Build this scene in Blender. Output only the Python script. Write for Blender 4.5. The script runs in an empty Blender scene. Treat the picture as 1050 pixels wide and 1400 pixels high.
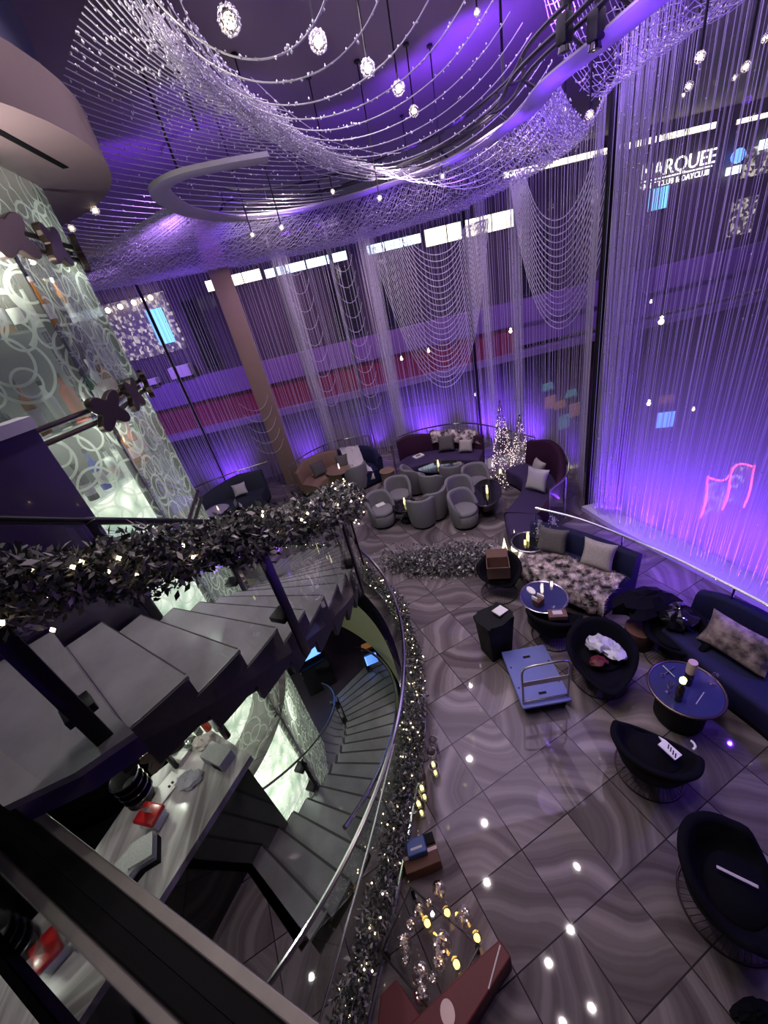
import bpy, bmesh, math, random
import numpy as np
from mathutils import Vector, Matrix, Euler
random.seed(7); rng = np.random.default_rng(7)
scene = bpy.context.scene
COL = scene.collection
PI = math.pi; rad = math.radians

# ------------------------------------------------------------------ camera
EYE = 5.2; FPX = 545.0
_d = np.array([740 - 525, 1600 - 700, FPX]); _d /= np.linalg.norm(_d)
_up = -_d; _fw = np.array([0, 0, 1.0]); _fw = _fw - _up * (_fw @ _up); _fw /= np.linalg.norm(_fw)
CR = np.array([np.cross(_fw, _up), _fw, _up])
cd = bpy.data.cameras.new('camera'); cam = bpy.data.objects.new('camera', cd); COL.objects.link(cam)
cd.sensor_fit = 'VERTICAL'; cd.sensor_height = 36.0; cd.lens = FPX / 1400 * 36.0; cd.clip_start = 0.02; cd.clip_end = 200
m = Matrix.Identity(4)
for i in range(3):
    m[i][0] = CR[i, 0]; m[i][1] = -CR[i, 1]; m[i][2] = -CR[i, 2]
m[2][3] = EYE
cam.matrix_world = m
scene.camera = cam
vs = scene.view_settings
vs.view_transform = 'Standard'; vs.look = 'None'; vs.gamma = 1.0; vs.use_curve_mapping = False
vs.exposure = 0.2

def at(u, v, z=0.0):
    """point of the horizontal plane z seen at (u, v)"""
    r = CR @ np.array([(u - 525) / FPX, (v - 700) / FPX, 1.0]); t = (z - EYE) / r[2]
    return Vector((r[0] * t, r[1] * t, z))
def atd(u, v, D):
    c = np.array([(u - 525) / FPX, (v - 700) / FPX, 1.0]); c = c / np.linalg.norm(c) * D; w = CR @ c
    return Vector((w[0], w[1], w[2] + EYE))

# ------------------------------------------------------------------ world
w = bpy.data.worlds.new('world'); scene.world = w; w.use_nodes = True
bg = w.node_tree.nodes['Background']; bg.inputs[0].default_value = (0.34, 0.26, 0.46, 1); bg.inputs[1].default_value = 0.085

PURPLE = (0.20, 0.04, 1.0); VIOLET = (0.34, 0.16, 1.0)
def spot(name, loc, target, power, color, size=100, blend=.8, r=.12):
    l = bpy.data.lights.new(name, 'SPOT'); l.energy = power; l.color = color; l.spot_size = rad(size); l.spot_blend = blend; l.shadow_soft_size = r
    o = bpy.data.objects.new(name, l); COL.objects.link(o); o.location = loc
    o.rotation_euler = (Vector(target) - Vector(loc)).to_track_quat('-Z', 'Y').to_euler(); return o
def area(name, loc, target, power, color, sx, sy):
    l = bpy.data.lights.new(name, 'AREA'); l.energy = power; l.color = color; l.shape = 'RECTANGLE'; l.size = sx; l.size_y = sy
    o = bpy.data.objects.new(name, l); COL.objects.link(o); o.location = loc
    o.rotation_euler = (Vector(target) - Vector(loc)).to_track_quat('-Z', 'Y').to_euler(); return o
def point(name, loc, power, color, r=.05):
    l = bpy.data.lights.new(name, 'POINT'); l.energy = power; l.color = color; l.shadow_soft_size = r
    o = bpy.data.objects.new(name, l); COL.objects.link(o); o.location = loc; return o
# uplights standing behind the sofas along the curtain
UPLIGHTS = [(-5.6, 11.2, -6.4, 11.6, 150), (-4.2, 11.75, -4.75, 12.9, 260), (-1.9, 12.15, -2.0, 13.2, 120), (.2, 12.1, .4, 13.1, 90), (1.85, 11.75, 2.1, 12.9, 330), (3.35, 11.0, 4.0, 11.9, 330), (4.1, 10.0, 4.95, 10.9, 230), (4.35, 8.6, 5.1, 8.6, 60)]
for x, y, tx, ty, p in UPLIGHTS:
    spot('uplight_beam', (x, y, .06), (tx, ty, 1.7), p, PURPLE, 95, 1, .12)
    spot('uplight_beam', (tx * .975, ty * .975, .06), (tx, ty, 2.4), p * .35, PURPLE, 80, 1, .12)
UPS = [(4.5, 6.6), (4.62, 5.9), (4.8, 5.3), (4.98, 4.7), (5.14, 4.1), (5.3, 3.5), (5.42, 2.9), (5.5, 2.3), (5.56, 1.7), (5.58, 1.0)]
for k, (x, y) in enumerate(UPS):
    h = math.hypot(x, y); area('uplight_strip', (x - x / h * .02, y - y / h * .02, .16), (x + x / h * .35, y + y / h * .35, 1.8), 4 if k else 2, PURPLE, .5, .10)
    spot('uplight_beam', (x * .90, y * .90 + .1, .16), (x * 1.06, y * 1.06, 2.3), 105 if k else 50, PURPLE, 110, 1, .15)
for x, y in [(4.0, 5.6), (4.3, 4.5), (4.5, 3.5), (4.7, 2.5), (4.8, 1.6)]: point('ledge_fill', (x, y, .42), 13, PURPLE, .1)  # added fill without fixtures: violet on ledge, curtain and sofa backs
spot('sofa_fill', (5.15, 2.3, 3.2), (3.6, 2.3, .4), 190, (.16, .08, 1), 75, 1, .02); spot('sofa_fill', (5.1, 3.4, 3.2), (2.6, 2.6, 0), 60, PURPLE, 80, 1, .02)  # added spots without fixtures, turning the navy sofa and nearby floor bluer
spot('counter_fill', (-2.55, 1.75, 3.05), (-2.9, 1.75, 1), 26, (1, .95, .88), 130, .8, .03)  # added fill under the stair to brighten the counter, no lamp there
# violet wash on the ceiling from the lighting ring, soft white lights of the lounge
for u, v, x, y, p in [(690, 70, 2.6, 8.6, 520), (600, 120, 2.0, 9.6, 240), (520, 215, .8, 10.6, 120), (290, 270, -1.7, 9.3, 190), (170, 285, -2.9, 9.8, 230), (310, 205, -1.2, 8.2, 130), (860, -40, 3.0, 5.9, 260)]:
    spot('ceiling_wash', (x, y, 7.15), at(u, v, 8.2), p, PURPLE, 120, 1, .15)
for x, y, p in [(1.2, 2.2, 62), (1.9, 2.6, 52), (2.6, 3.6, 40), (.35, 3.7, 90), (.7, 4.9, 90), (1.1, 1.4, 50), (1.75, 1.5, 50), (0.8, 6.6, 170), (1.6, 9.0, 210), (-0.9, 10.2, 130), (-2.6, 1.2, 35), (-1.15, 3.9, 120), (-.95, 4.6, 100), (-1.1, 3.3, 100), (-2.2, 1.6, 30)]:
    spot('downlight_beam', (x, y, 8.1), (x, y, 0), p * 1.35, (1.0, .86, .87), 80, .8, .04)
area('lounge_glow', (1.8, 6.5, 7.4), (1.6, 6.5, 0), 110, (.80, .62, 1.0), 4, 5)
for x, y, z, tx, ty, tz, p in [(2.5, 9.0, 6.2, 3.0, 9.3, 6.62, 9), (1.2, 10.0, 6.2, 1.5, 10.4, 6.62, 9), (2.9, 7.4, 6.2, 3.3, 7.6, 6.62, 12), (2.8, 6.0, 6.2, 3.2, 6.2, 6.62, 12), (2.9, 4.8, 6.2, 3.3, 5.0, 6.62, 10), (-.4, 10.4, 6.2, -.3, 10.8, 6.62, 6)]:
    spot('ring_glow', (x, y, z), (tx, ty, tz), p * 2.2, PURPLE, 140, 1, .05)
for x, y, tx, ty, p in [(-.5, 9.4, -1.6, 12.9, 120), (1.6, 9.2, 2.4, 12.3, 120), (2.9, 8.0, 4.9, 9.6, 80), (-2.2, 8.2, -5.5, 11.8, 70), (2.4, 4.6, 5.1, 4.2, 60)]:
    spot('curtain_fill', (x, y, 6.9), (tx, ty, 3.6), p * 2.3, (.62, .34, 1) if x == 2.4 else (1, .74, .95) if x > -2 else (.5, .25, 1), 110, 1, .3)  # added fill without fixtures to brighten the bead strands

# ------------------------------------------------------------------ materials
MATS = {}
def newmat(name):
    mt = bpy.data.materials.new(name); mt.use_nodes = True; MATS[name] = mt
    return mt, mt.node_tree.nodes, mt.node_tree.links, mt.node_tree.nodes['Principled BSDF']
def pbr(name, col, rough=.5, metal=0.0, emit=None, estr=0.0, var=0.0, scale=8.0, coat=0.0, spec=.5, bump=0.0):
    mt, n, l, b = newmat(name)
    b.inputs['Base Color'].default_value = (*col, 1); b.inputs['Roughness'].default_value = rough; b.inputs['Metallic'].default_value = metal
    b.inputs['Coat Weight'].default_value = coat; b.inputs['Specular IOR Level'].default_value = spec
    if emit: b.inputs['Emission Color'].default_value = (*emit, 1); b.inputs['Emission Strength'].default_value = estr
    if var or bump:
        tc = n.new('ShaderNodeTexCoord'); nz = n.new('ShaderNodeTexNoise'); nz.inputs['Scale'].default_value = scale; nz.inputs['Detail'].default_value = 4
        l.new(tc.outputs['Object'], nz.inputs['Vector'])
        if var:
            r = n.new('ShaderNodeMapRange'); r.inputs[3].default_value = max(.08, 1 - var); r.inputs[4].default_value = 1 + var
            if name in ('fur_grey', 'cushion_print'): r.inputs[1].default_value = .36; r.inputs[2].default_value = .66; r.clamp = True
            l.new(nz.outputs['Fac'], r.inputs[0])
            mx = n.new('ShaderNodeMix'); mx.data_type = 'RGBA'; mx.blend_type = 'MULTIPLY'; mx.inputs[0].default_value = 1
            mx.inputs[6].default_value = (*col, 1); l.new(r.outputs[0], mx.inputs[7]); l.new(mx.outputs[2], b.inputs['Base Color'])
        if bump:
            bp = n.new('ShaderNodeBump'); bp.inputs['Strength'].default_value = bump; bp.inputs['Distance'].default_value = .01
            l.new(nz.outputs['Fac'], bp.inputs['Height']); l.new(bp.outputs[0], b.inputs['Normal'])
    return mt
def emis(name, col, s):
    return pbr(name, (0, 0, 0), .5, 0, col, s)
def thin_fresnel(n, l, ior):
    g = n.new('ShaderNodeNewGeometry'); mr = n.new('ShaderNodeMapRange'); mr.inputs[3].default_value = ior; mr.inputs[4].default_value = 1 / ior
    l.new(g.outputs['Backfacing'], mr.inputs[0]); f = n.new('ShaderNodeFresnel'); l.new(mr.outputs[0], f.inputs[0]); return f
def clear(name, tint=(1, 1, 1), rough=.0, ior=1.45, gain=1.0):
    """thin clear pane: fresnel mix of transparency and reflection"""
    mt, n, l, b = newmat(name); n.remove(b)
    t = n.new('ShaderNodeBsdfTransparent'); t.inputs[0].default_value = (*tint, 1)
    g = n.new('ShaderNodeBsdfGlossy'); g.inputs['Roughness'].default_value = rough; g.inputs[0].default_value = (1, 1, 1, 1)
    f = thin_fresnel(n, l, ior)
    mu = n.new('ShaderNodeMath'); mu.operation = 'MULTIPLY'; mu.inputs[1].default_value = gain; mu.use_clamp = True
    mx = n.new('ShaderNodeMixShader'); l.new(f.outputs[0], mu.inputs[0]); l.new(mu.outputs[0], mx.inputs[0]); l.new(t.outputs[0], mx.inputs[1]); l.new(g.outputs[0], mx.inputs[2])
    l.new(mx.outputs[0], n['Material Output'].inputs[0]); return mt

pbr('black_fabric', (.0022, .0022, .0055), .85, var=.3, scale=60, spec=.15)
pbr('navy_velvet', (.013, .014, .055), .75, var=.25, scale=30, spec=.25)
pbr('violet_velvet', (.045, .028, .085), .7, var=.2, scale=30, spec=.3)
pbr('plum_velvet', (.035, .008, .030), .75, var=.2, scale=30, spec=.2)
pbr('slate_velvet', (.040, .045, .065), .8, var=.2, scale=30, spec=.2)
pbr('tan_velvet', (.26, .17, .12), .75, var=.15, scale=30, spec=.25)
pbr('grey_velvet', (.21, .20, .215), .8, var=.12, scale=40, spec=.25)
pbr('cushion_grey', (.11, .10, .10), .9, var=.3, scale=25)
pbr('cushion_silver', (.42, .38, .36), .75, var=.25, scale=35, bump=.4)
pbr('cushion_white', (.60, .56, .55), .85, var=.1, scale=30)
pbr('cushion_print', (.23, .18, .17), .9, var=.75, scale=9)
pbr('fur_white', (.75, .70, .72), .95, var=.1)
pbr('fur_grey', (.34, .29, .29), .95, var=1.6, scale=9)
pbr('black_gloss', (.006, .006, .008), .08, coat=.5)
pbr('black_matte', (.0025, .0025, .003), .7, spec=.25)
pbr('bin_black', (.0022, .0022, .003), .6, spec=.25)
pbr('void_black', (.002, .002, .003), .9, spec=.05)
pbr('dark_metal', (.035, .032, .036), .35, .85)
pbr('bronze_metal', (.10, .075, .07), .35, .9)
pbr('chrome', (.65, .63, .66), .16, 1.0)
pbr('steel', (.36, .34, .34), .3, .95, var=.15, scale=4); pbr('brushed_metal', (.26, .235, .22), .5, .9, var=.3, scale=5)
pbr('stone_tread', (.21, .21, .215), .22, var=.45, scale=3, coat=.2)
pbr('stair_side', (.022, .020, .024), .45); pbr('tread_shade_dark', (.03, .03, .032), .5)
pbr('stair_under', (.055, .055, .058), .5)
pbr('olive_wall', (.19, .165, .08), .7, var=.05)
pbr('ceiling_paint', (.24, .19, .21), .8, var=.06, scale=1.5)
pbr('cap_brown', (.10, .065, .075), .75, var=.1, scale=2)
pbr('cap_navy', (.035, .035, .085), .85, var=.1, scale=2)
pbr('cap_soffit', (.42, .37, .33), .5, var=.18, scale=2.2)
pbr('column_tan', (.25, .165, .125), .7, var=.12, scale=3)
pbr('ring_paint', (.42, .38, .46), .5)
pbr('truss_black', (.012, .011, .014), .5)
pbr('purple_gloss', (.085, .055, .15), .15, coat=.5)
pbr('red_lacquer', (.36, .012, .014), .25, coat=.4)
pbr('red_velvet', (.10, .006, .011), .6, var=.2, scale=12)
pbr('paper', (.80, .78, .76), .7)
pbr('paper_print', (.55, .56, .58), .7, var=.4, scale=40)
pbr('napkin_grey', (.42, .43, .42), .8, var=.35, scale=90)
pbr('cardboard', (.15, .078, .066), .8, var=.15)
pbr('carton_brown', (.12, .05, .03), .7, var=.2)
pbr('blue_box', (.03, .07, .26), .4)
pbr('cart_blue', (.13, .155, .42), .45, var=.12, scale=5)
pbr('table_blue', (.030, .035, .13), .05, coat=1.0)
pbr('label_silver', (.55, .50, .55), .4)
pbr('bag_plastic', (.55, .55, .60), .35, var=.35, scale=14)
pbr('ledge_white', (.55, .52, .60), .4)
pbr('ground_dark', (.05, .035, .06), .5, var=.4, scale=1.2)
pbr('facade_dark', (.07, .05, .075), .7, var=.25, scale=.9)
pbr('facade_purple', (.27, .15, .42), .7, var=.12, scale=.8)
pbr('facade_red', (.30, .02, .06), .6, var=.25, scale=.9)
pbr('facade_brown', (.10, .05, .045), .7, var=.3, scale=.8)
pbr('facade_ledge', (.30, .22, .40), .6)
pbr('shop_glass', (.01, .012, .016), .1)
emis('strip_warm', (1, .9, .72), 3.0); emis('strip_cool', (.72, .88, 1.0), 2.6); emis('lamp_white', (1.0, .86, .6), 10.0); emis('flame', (1, .88, .35), 4.0)
emis('flame_amber', (1, .58, .12), 4.0)
emis('bulb_warm', (1.0, .80, .46), 6.5); emis('bulb_pink', (1.0, .74, .74), 3.0); emis('screen_blue', (.10, .25, 1.0), 2.6); emis('screen_cyan', (.18, .5, 1.0), 1.8); emis('sign_white', (1, .97, .95), 2.4)
emis('neon_red', (1, .08, .12), 5.0); emis('core_glow', (.83, .92, .75), 1.0); emis('bead_glint', (1, .95, 1), 3.0)
emis('candle_green', (.85, 1.0, .35), 3.0); emis('tree_glow', (1.0, .95, .62), 2.4); emis('slot_orange', (1.0, .45, .15), .13); emis('slot_cyan', (.3, .9, 1.0), .12)
pbr('bottle_amber', (.30, .10, .02), .08, coat=.6); pbr('bottle_green', (.04, .13, .07), .08, coat=.6); pbr('bottle_clear', (.62, .66, .62), .08, coat=.6)
pbr('bottle_blue', (.02, .05, .5), .08, coat=.6); pbr('bottle_red', (.55, .06, .03), .12, coat=.4); pbr('bottle_dark', (.03, .02, .018), .08, coat=.6); pbr('bottle_rose', (.62, .42, .42), .3)
clear('clear_glass', (.93, .95, .96), gain=1.7); clear('tower_glass_plain', (.9, .95, .9)); clear('votive_glass', (.86, .84, .82), .02, 1.6, 2.6)
clear('mall_glass', (.96, .95, .98), 0, 1.25)
def hazeglass(name, lo, hi, z0, z1):
    """window glass with glow haze painted in as a milky layer, thinning upwards"""
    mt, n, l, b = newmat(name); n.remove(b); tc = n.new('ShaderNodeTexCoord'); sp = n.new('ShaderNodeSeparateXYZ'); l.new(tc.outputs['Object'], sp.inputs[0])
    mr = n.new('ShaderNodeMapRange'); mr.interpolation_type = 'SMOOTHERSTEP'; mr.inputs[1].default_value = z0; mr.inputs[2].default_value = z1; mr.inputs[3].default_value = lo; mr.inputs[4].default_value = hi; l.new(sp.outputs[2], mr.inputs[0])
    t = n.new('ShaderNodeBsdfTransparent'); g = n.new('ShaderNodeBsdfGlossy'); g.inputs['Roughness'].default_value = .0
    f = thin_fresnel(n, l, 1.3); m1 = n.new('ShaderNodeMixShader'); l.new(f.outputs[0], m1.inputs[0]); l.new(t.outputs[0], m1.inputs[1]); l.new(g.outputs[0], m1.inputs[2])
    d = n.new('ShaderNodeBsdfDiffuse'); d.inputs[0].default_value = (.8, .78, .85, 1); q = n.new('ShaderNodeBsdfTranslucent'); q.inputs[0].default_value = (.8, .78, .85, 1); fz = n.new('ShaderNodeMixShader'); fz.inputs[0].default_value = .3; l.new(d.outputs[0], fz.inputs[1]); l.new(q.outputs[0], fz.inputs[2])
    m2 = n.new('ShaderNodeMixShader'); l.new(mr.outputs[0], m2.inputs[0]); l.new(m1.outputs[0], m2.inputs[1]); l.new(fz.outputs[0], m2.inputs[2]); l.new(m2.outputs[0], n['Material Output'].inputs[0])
hazeglass('haze_glass', .72, .10, .2, 5.2); hazeglass('haze_glass_low', .40, .03, .2, 3.0)  # hazy glow in the panes is painted as a milky height gradient
pbr('strand', (.74, .70, .80), .33, .12)
pbr('crystal', (.95, .93, 1), .18, .6)
pbr('strand_warm', (.82, .79, .84), .3, .12)
pbr('glass_mirror', (.30, .29, .31), .03, 1.0)

def leafmat(name, ca, cb, cc):
    mt, n, l, b = newmat(name); g = n.new('ShaderNodeNewGeometry'); r = n.new('ShaderNodeValToRGB')
    e = r.color_ramp.elements; e[0].color = (*ca, 1); e[1].color = (*cc, 1); e[0].position = .0; e[1].position = 1.0
    k = e.new(.62); k.color = (*cb, 1); l.new(g.outputs['Random Per Island'], r.inputs[0]); l.new(r.outputs[0], b.inputs['Base Color']); b.inputs['Roughness'].default_value = .7
leafmat('frost_leaf', (.012, .018, .016), (.085, .085, .085), (.50, .46, .47))
leafmat('frost_leaf_pale', (.03, .033, .034), (.17, .16, .17), (.58, .54, .56))

def tilemat():
    """0.66 m polished tiles, each with bands of veining in its own direction"""
    mt, n, l, b = newmat('floor_tile'); S = .62; th = rad(109.3)
    tc = n.new('ShaderNodeTexCoord'); mp = n.new('ShaderNodeMapping'); mp.vector_type = 'TEXTURE'
    p0 = at(718, 1040); mp.inputs['Location'].default_value = (p0.x, p0.y, 0); mp.inputs['Rotation'].default_value = (0, 0, th); mp.inputs['Scale'].default_value = (S, S, 1)
    l.new(tc.outputs['Object'], mp.inputs[0])
    fl = n.new('ShaderNodeVectorMath'); fl.operation = 'FLOOR'; l.new(mp.outputs[0], fl.inputs[0])
    fr = n.new('ShaderNodeVectorMath'); fr.operation = 'FRACTION'; l.new(mp.outputs[0], fr.inputs[0])
    wn = n.new('ShaderNodeTexWhiteNoise'); wn.noise_dimensions = '2D'; l.new(fl.outputs[0], wn.inputs['Vector'])
    sp = n.new('ShaderNodeSeparateColor'); l.new(wn.outputs['Color'], sp.inputs[0])
    # quarter turn per tile
    st = n.new('ShaderNodeMath'); st.operation = 'MULTIPLY'; st.inputs[1].default_value = 4; l.new(sp.outputs[0], st.inputs[0])
    f2 = n.new('ShaderNodeMath'); f2.operation = 'FLOOR'; l.new(st.outputs[0], f2.inputs[0])
    an = n.new('ShaderNodeMath'); an.operation = 'MULTIPLY'; an.inputs[1].default_value = PI / 2; l.new(f2.outputs[0], an.inputs[0])
    vr = n.new('ShaderNodeVectorRotate'); vr.rotation_type = 'Z_AXIS'; vr.inputs['Center'].default_value = (.5, .5, 0); l.new(fr.outputs[0], vr.inputs['Vector']); l.new(an.outputs[0], vr.inputs['Angle'])
    off = n.new('ShaderNodeVectorMath'); off.operation = 'SCALE'; off.inputs['Scale'].default_value = 37.0; l.new(wn.outputs['Color'], off.inputs[0])
    ad = n.new('ShaderNodeVectorMath'); ad.operation = 'ADD'; l.new(vr.outputs[0], ad.inputs[0]); l.new(off.outputs[0], ad.inputs[1])
    nz = n.new('ShaderNodeTexNoise'); nz.inputs['Scale'].default_value = 1.1; nz.inputs['Detail'].default_value = .6; l.new(ad.outputs[0], nz.inputs['Vector'])
    nf = n.new('ShaderNodeTexNoise'); nf.inputs['Scale'].default_value = 9; nf.inputs['Detail'].default_value = 5; l.new(ad.outputs[0], nf.inputs['Vector'])
    sx = n.new('ShaderNodeSeparateXYZ'); l.new(vr.outputs[0], sx.inputs[0])
    ds_ = n.new('ShaderNodeVectorMath'); ds_.operation = 'DISTANCE'; ds_.inputs[1].default_value = (-.35, -.55, 0); l.new(vr.outputs[0], ds_.inputs[0])
    ph = n.new('ShaderNodeMath'); ph.operation = 'MULTIPLY_ADD'; ph.inputs[1].default_value = .5; l.new(nz.outputs['Fac'], ph.inputs[0]); l.new(ds_.outputs['Value'], ph.inputs[2])
    p2 = n.new('ShaderNodeMath'); p2.operation = 'MULTIPLY_ADD'; p2.inputs[1].default_value = .035; l.new(nf.outputs['Fac'], p2.inputs[0]); l.new(ph.outputs[0], p2.inputs[2])
    cb = n.new('ShaderNodeCombineXYZ'); l.new(p2.outputs[0], cb.inputs[0]); l.new(sp.outputs[1], cb.inputs[1])
    vn = n.new('ShaderNodeTexNoise'); vn.noise_dimensions = '2D'; vn.inputs['Scale'].default_value = 3.3; vn.inputs['Detail'].default_value = 3.5; vn.inputs['Roughness'].default_value = .6; l.new(cb.outputs[0], vn.inputs['Vector'])
    rp = n.new('ShaderNodeValToRGB'); e = rp.color_ramp.elements
    e[0].position = .30; e[0].color = (.105, .085, .088, 1); e[1].position = .72; e[1].color = (.28, .24, .248, 1)
    k = e.new(.5); k.color = (.165, .139, .145, 1); l.new(vn.outputs['Fac'], rp.inputs[0])
    # tone per tile and grout lines
    mr = n.new('ShaderNodeMapRange'); mr.inputs[3].default_value = .72; mr.inputs[4].default_value = 1.15; l.new(sp.outputs[2], mr.inputs[0])
    mx = n.new('ShaderNodeMix'); mx.data_type = 'RGBA'; mx.blend_type = 'MULTIPLY'; mx.inputs[0].default_value = 1; l.new(rp.outputs[0], mx.inputs[6]); l.new(mr.outputs[0], mx.inputs[7])
    s2 = n.new('ShaderNodeSeparateXYZ'); l.new(fr.outputs[0], s2.inputs[0]); ds = []
    for k in (0, 1):
        a = n.new('ShaderNodeMath'); a.operation = 'SUBTRACT'; a.inputs[1].default_value = .5; l.new(s2.outputs[k], a.inputs[0])
        c = n.new('ShaderNodeMath'); c.operation = 'ABSOLUTE'; l.new(a.outputs[0], c.inputs[0]); ds.append(c)
    mxm = n.new('ShaderNodeMath'); mxm.operation = 'MAXIMUM'; l.new(ds[0].outputs[0], mxm.inputs[0]); l.new(ds[1].outputs[0], mxm.inputs[1])
    gt = n.new('ShaderNodeMath'); gt.operation = 'GREATER_THAN'; gt.inputs[1].default_value = .491; l.new(mxm.outputs[0], gt.inputs[0])
    m2 = n.new('ShaderNodeMix'); m2.data_type = 'RGBA'; l.new(gt.outputs[0], m2.inputs[0]); l.new(mx.outputs[2], m2.inputs[6]); m2.inputs[7].default_value = (.03, .026, .03, 1)
    l.new(m2.outputs[2], b.inputs['Base Color']); b.inputs['Roughness'].default_value = .032; b.inputs['Specular IOR Level'].default_value = .4
tilemat()

def marblemat():
    mt, n, l, b = newmat('counter_marble'); tc = n.new('ShaderNodeTexCoord'); mp = n.new('ShaderNodeMapping'); mp.inputs['Rotation'].default_value = (0, 0, rad(30)); mp.inputs['Scale'].default_value = (3.4, .5, 1)
    l.new(tc.outputs['Object'], mp.inputs[0]); nz = n.new('ShaderNodeTexNoise'); nz.inputs['Scale'].default_value = 1.6; nz.inputs['Detail'].default_value = 5; nz.inputs['Distortion'].default_value = .8; l.new(mp.outputs[0], nz.inputs[0])
    r = n.new('ShaderNodeValToRGB'); e = r.color_ramp.elements; e[0].position = .36; e[0].color = (.25, .23, .23, 1); e[1].position = .6; e[1].color = (.70, .67, .66, 1)
    l.new(nz.outputs['Fac'], r.inputs[0]); l.new(r.outputs[0], b.inputs['Base Color']); b.inputs['Roughness'].default_value = .2
marblemat()

def ringglass(name, base_clear, glow=None, gs=0.0):
    """etched glass with overlapping frosted rings; UV map in metres"""
    mt, n, l, b = newmat(name); n.remove(b); tc = n.new('ShaderNodeTexCoord'); prev = None
    for k, (sc, r0, wd) in enumerate([(2.1, .36, .045), (3.1, .33, .055), (1.6, .38, .035)]):
        mp = n.new('ShaderNodeMapping'); mp.inputs['Location'].default_value = (k * 3.7, k * 1.9, 0); l.new(tc.outputs['UV'], mp.inputs[0])
        v = n.new('ShaderNodeTexVoronoi'); v.voronoi_dimensions = '2D'; v.inputs['Scale'].default_value = sc; v.inputs['Randomness'].default_value = .75; l.new(mp.outputs[0], v.inputs['Vector'])
        s = n.new('ShaderNodeMath'); s.operation = 'SUBTRACT'; s.inputs[1].default_value = r0; l.new(v.outputs['Distance'], s.inputs[0])
        a = n.new('ShaderNodeMath'); a.operation = 'ABSOLUTE'; l.new(s.outputs[0], a.inputs[0])
        t = n.new('ShaderNodeMath'); t.operation = 'LESS_THAN'; t.inputs[1].default_value = wd / 2 * 1.1; l.new(a.outputs[0], t.inputs[0])
        if prev:
            mxm = n.new('ShaderNodeMath'); mxm.operation = 'MAXIMUM'; l.new(prev.outputs[0], mxm.inputs[0]); l.new(t.outputs[0], mxm.inputs[1]); prev = mxm
        else: prev = t
    t = n.new('ShaderNodeBsdfTransparent'); t.inputs[0].default_value = (.9, .95, .9, 1)
    g = n.new('ShaderNodeBsdfGlossy'); g.inputs['Roughness'].default_value = .03
    f = thin_fresnel(n, l, 1.45)
    m1 = n.new('ShaderNodeMixShader'); l.new(f.outputs[0], m1.inputs[0]); l.new(t.outputs[0], m1.inputs[1]); l.new(g.outputs[0], m1.inputs[2])
    hz = n.new('ShaderNodeBsdfDiffuse'); hz.inputs[0].default_value = (.72, .78, .72, 1); tl = n.new('ShaderNodeBsdfTranslucent'); tl.inputs[0].default_value = (.85, .92, .82, 1)
    fz = n.new('ShaderNodeMixShader'); fz.inputs[0].default_value = .6; l.new(hz.outputs[0], fz.inputs[1]); l.new(tl.outputs[0], fz.inputs[2])
    ff = n.new('ShaderNodeMapRange'); ff.inputs[3].default_value = 1 - base_clear; ff.inputs[4].default_value = .5; l.new(prev.outputs[0], ff.inputs[0])
    m2 = n.new('ShaderNodeMixShader'); l.new(ff.outputs[0], m2.inputs[0]); l.new(m1.outputs[0], m2.inputs[1]); l.new(fz.outputs[0], m2.inputs[2])
    l.new(m2.outputs[0], n['Material Output'].inputs[0])
ringglass('ring_glass', .82)

def backlight():
    """backlit pane behind the etched glass: mottled bright panels"""
    mt, n, l, b = newmat('backlight'); tc = n.new('ShaderNodeTexCoord'); nz = n.new('ShaderNodeTexVoronoi'); nz.inputs['Scale'].default_value = 6.0; nz.feature = 'SMOOTH_F1'; l.new(tc.outputs['Object'], nz.inputs['Vector'])
    r = n.new('ShaderNodeValToRGB'); e = r.color_ramp.elements; e[0].position = .1; e[0].color = (1, 1, .88, 1); e[1].position = .75; e[1].color = (.22, .33, .22, 1); l.new(nz.outputs['Distance'], r.inputs[0])
    b.inputs['Base Color'].default_value = (.3, .33, .3, 1); l.new(r.outputs[0], b.inputs['Emission Color']); b.inputs['Emission Strength'].default_value = 1.35
backlight()

def slotmat():
    mt, n, l, b = newmat('store_shelves'); tc = n.new('ShaderNodeTexCoord'); v = n.new('ShaderNodeTexVoronoi'); v.inputs['Scale'].default_value = 8.0; v.distance = 'CHEBYCHEV'; l.new(tc.outputs['Object'], v.inputs['Vector'])
    h = n.new('ShaderNodeSeparateColor'); l.new(v.outputs['Color'], h.inputs[0]); r = n.new('ShaderNodeValToRGB'); e = r.color_ramp.elements; e[0].position = .55; e[0].color = (.05, .04, .06, 1); e[1].position = .9; e[1].color = (.95, .85, .75, 1); l.new(h.outputs[0], r.inputs[0])
    l.new(r.outputs[0], b.inputs['Emission Color']); b.inputs['Emission Strength'].default_value = .55; b.inputs['Base Color'].default_value = (.1, .08, .1, 1)
slotmat()
M = MATS
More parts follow.
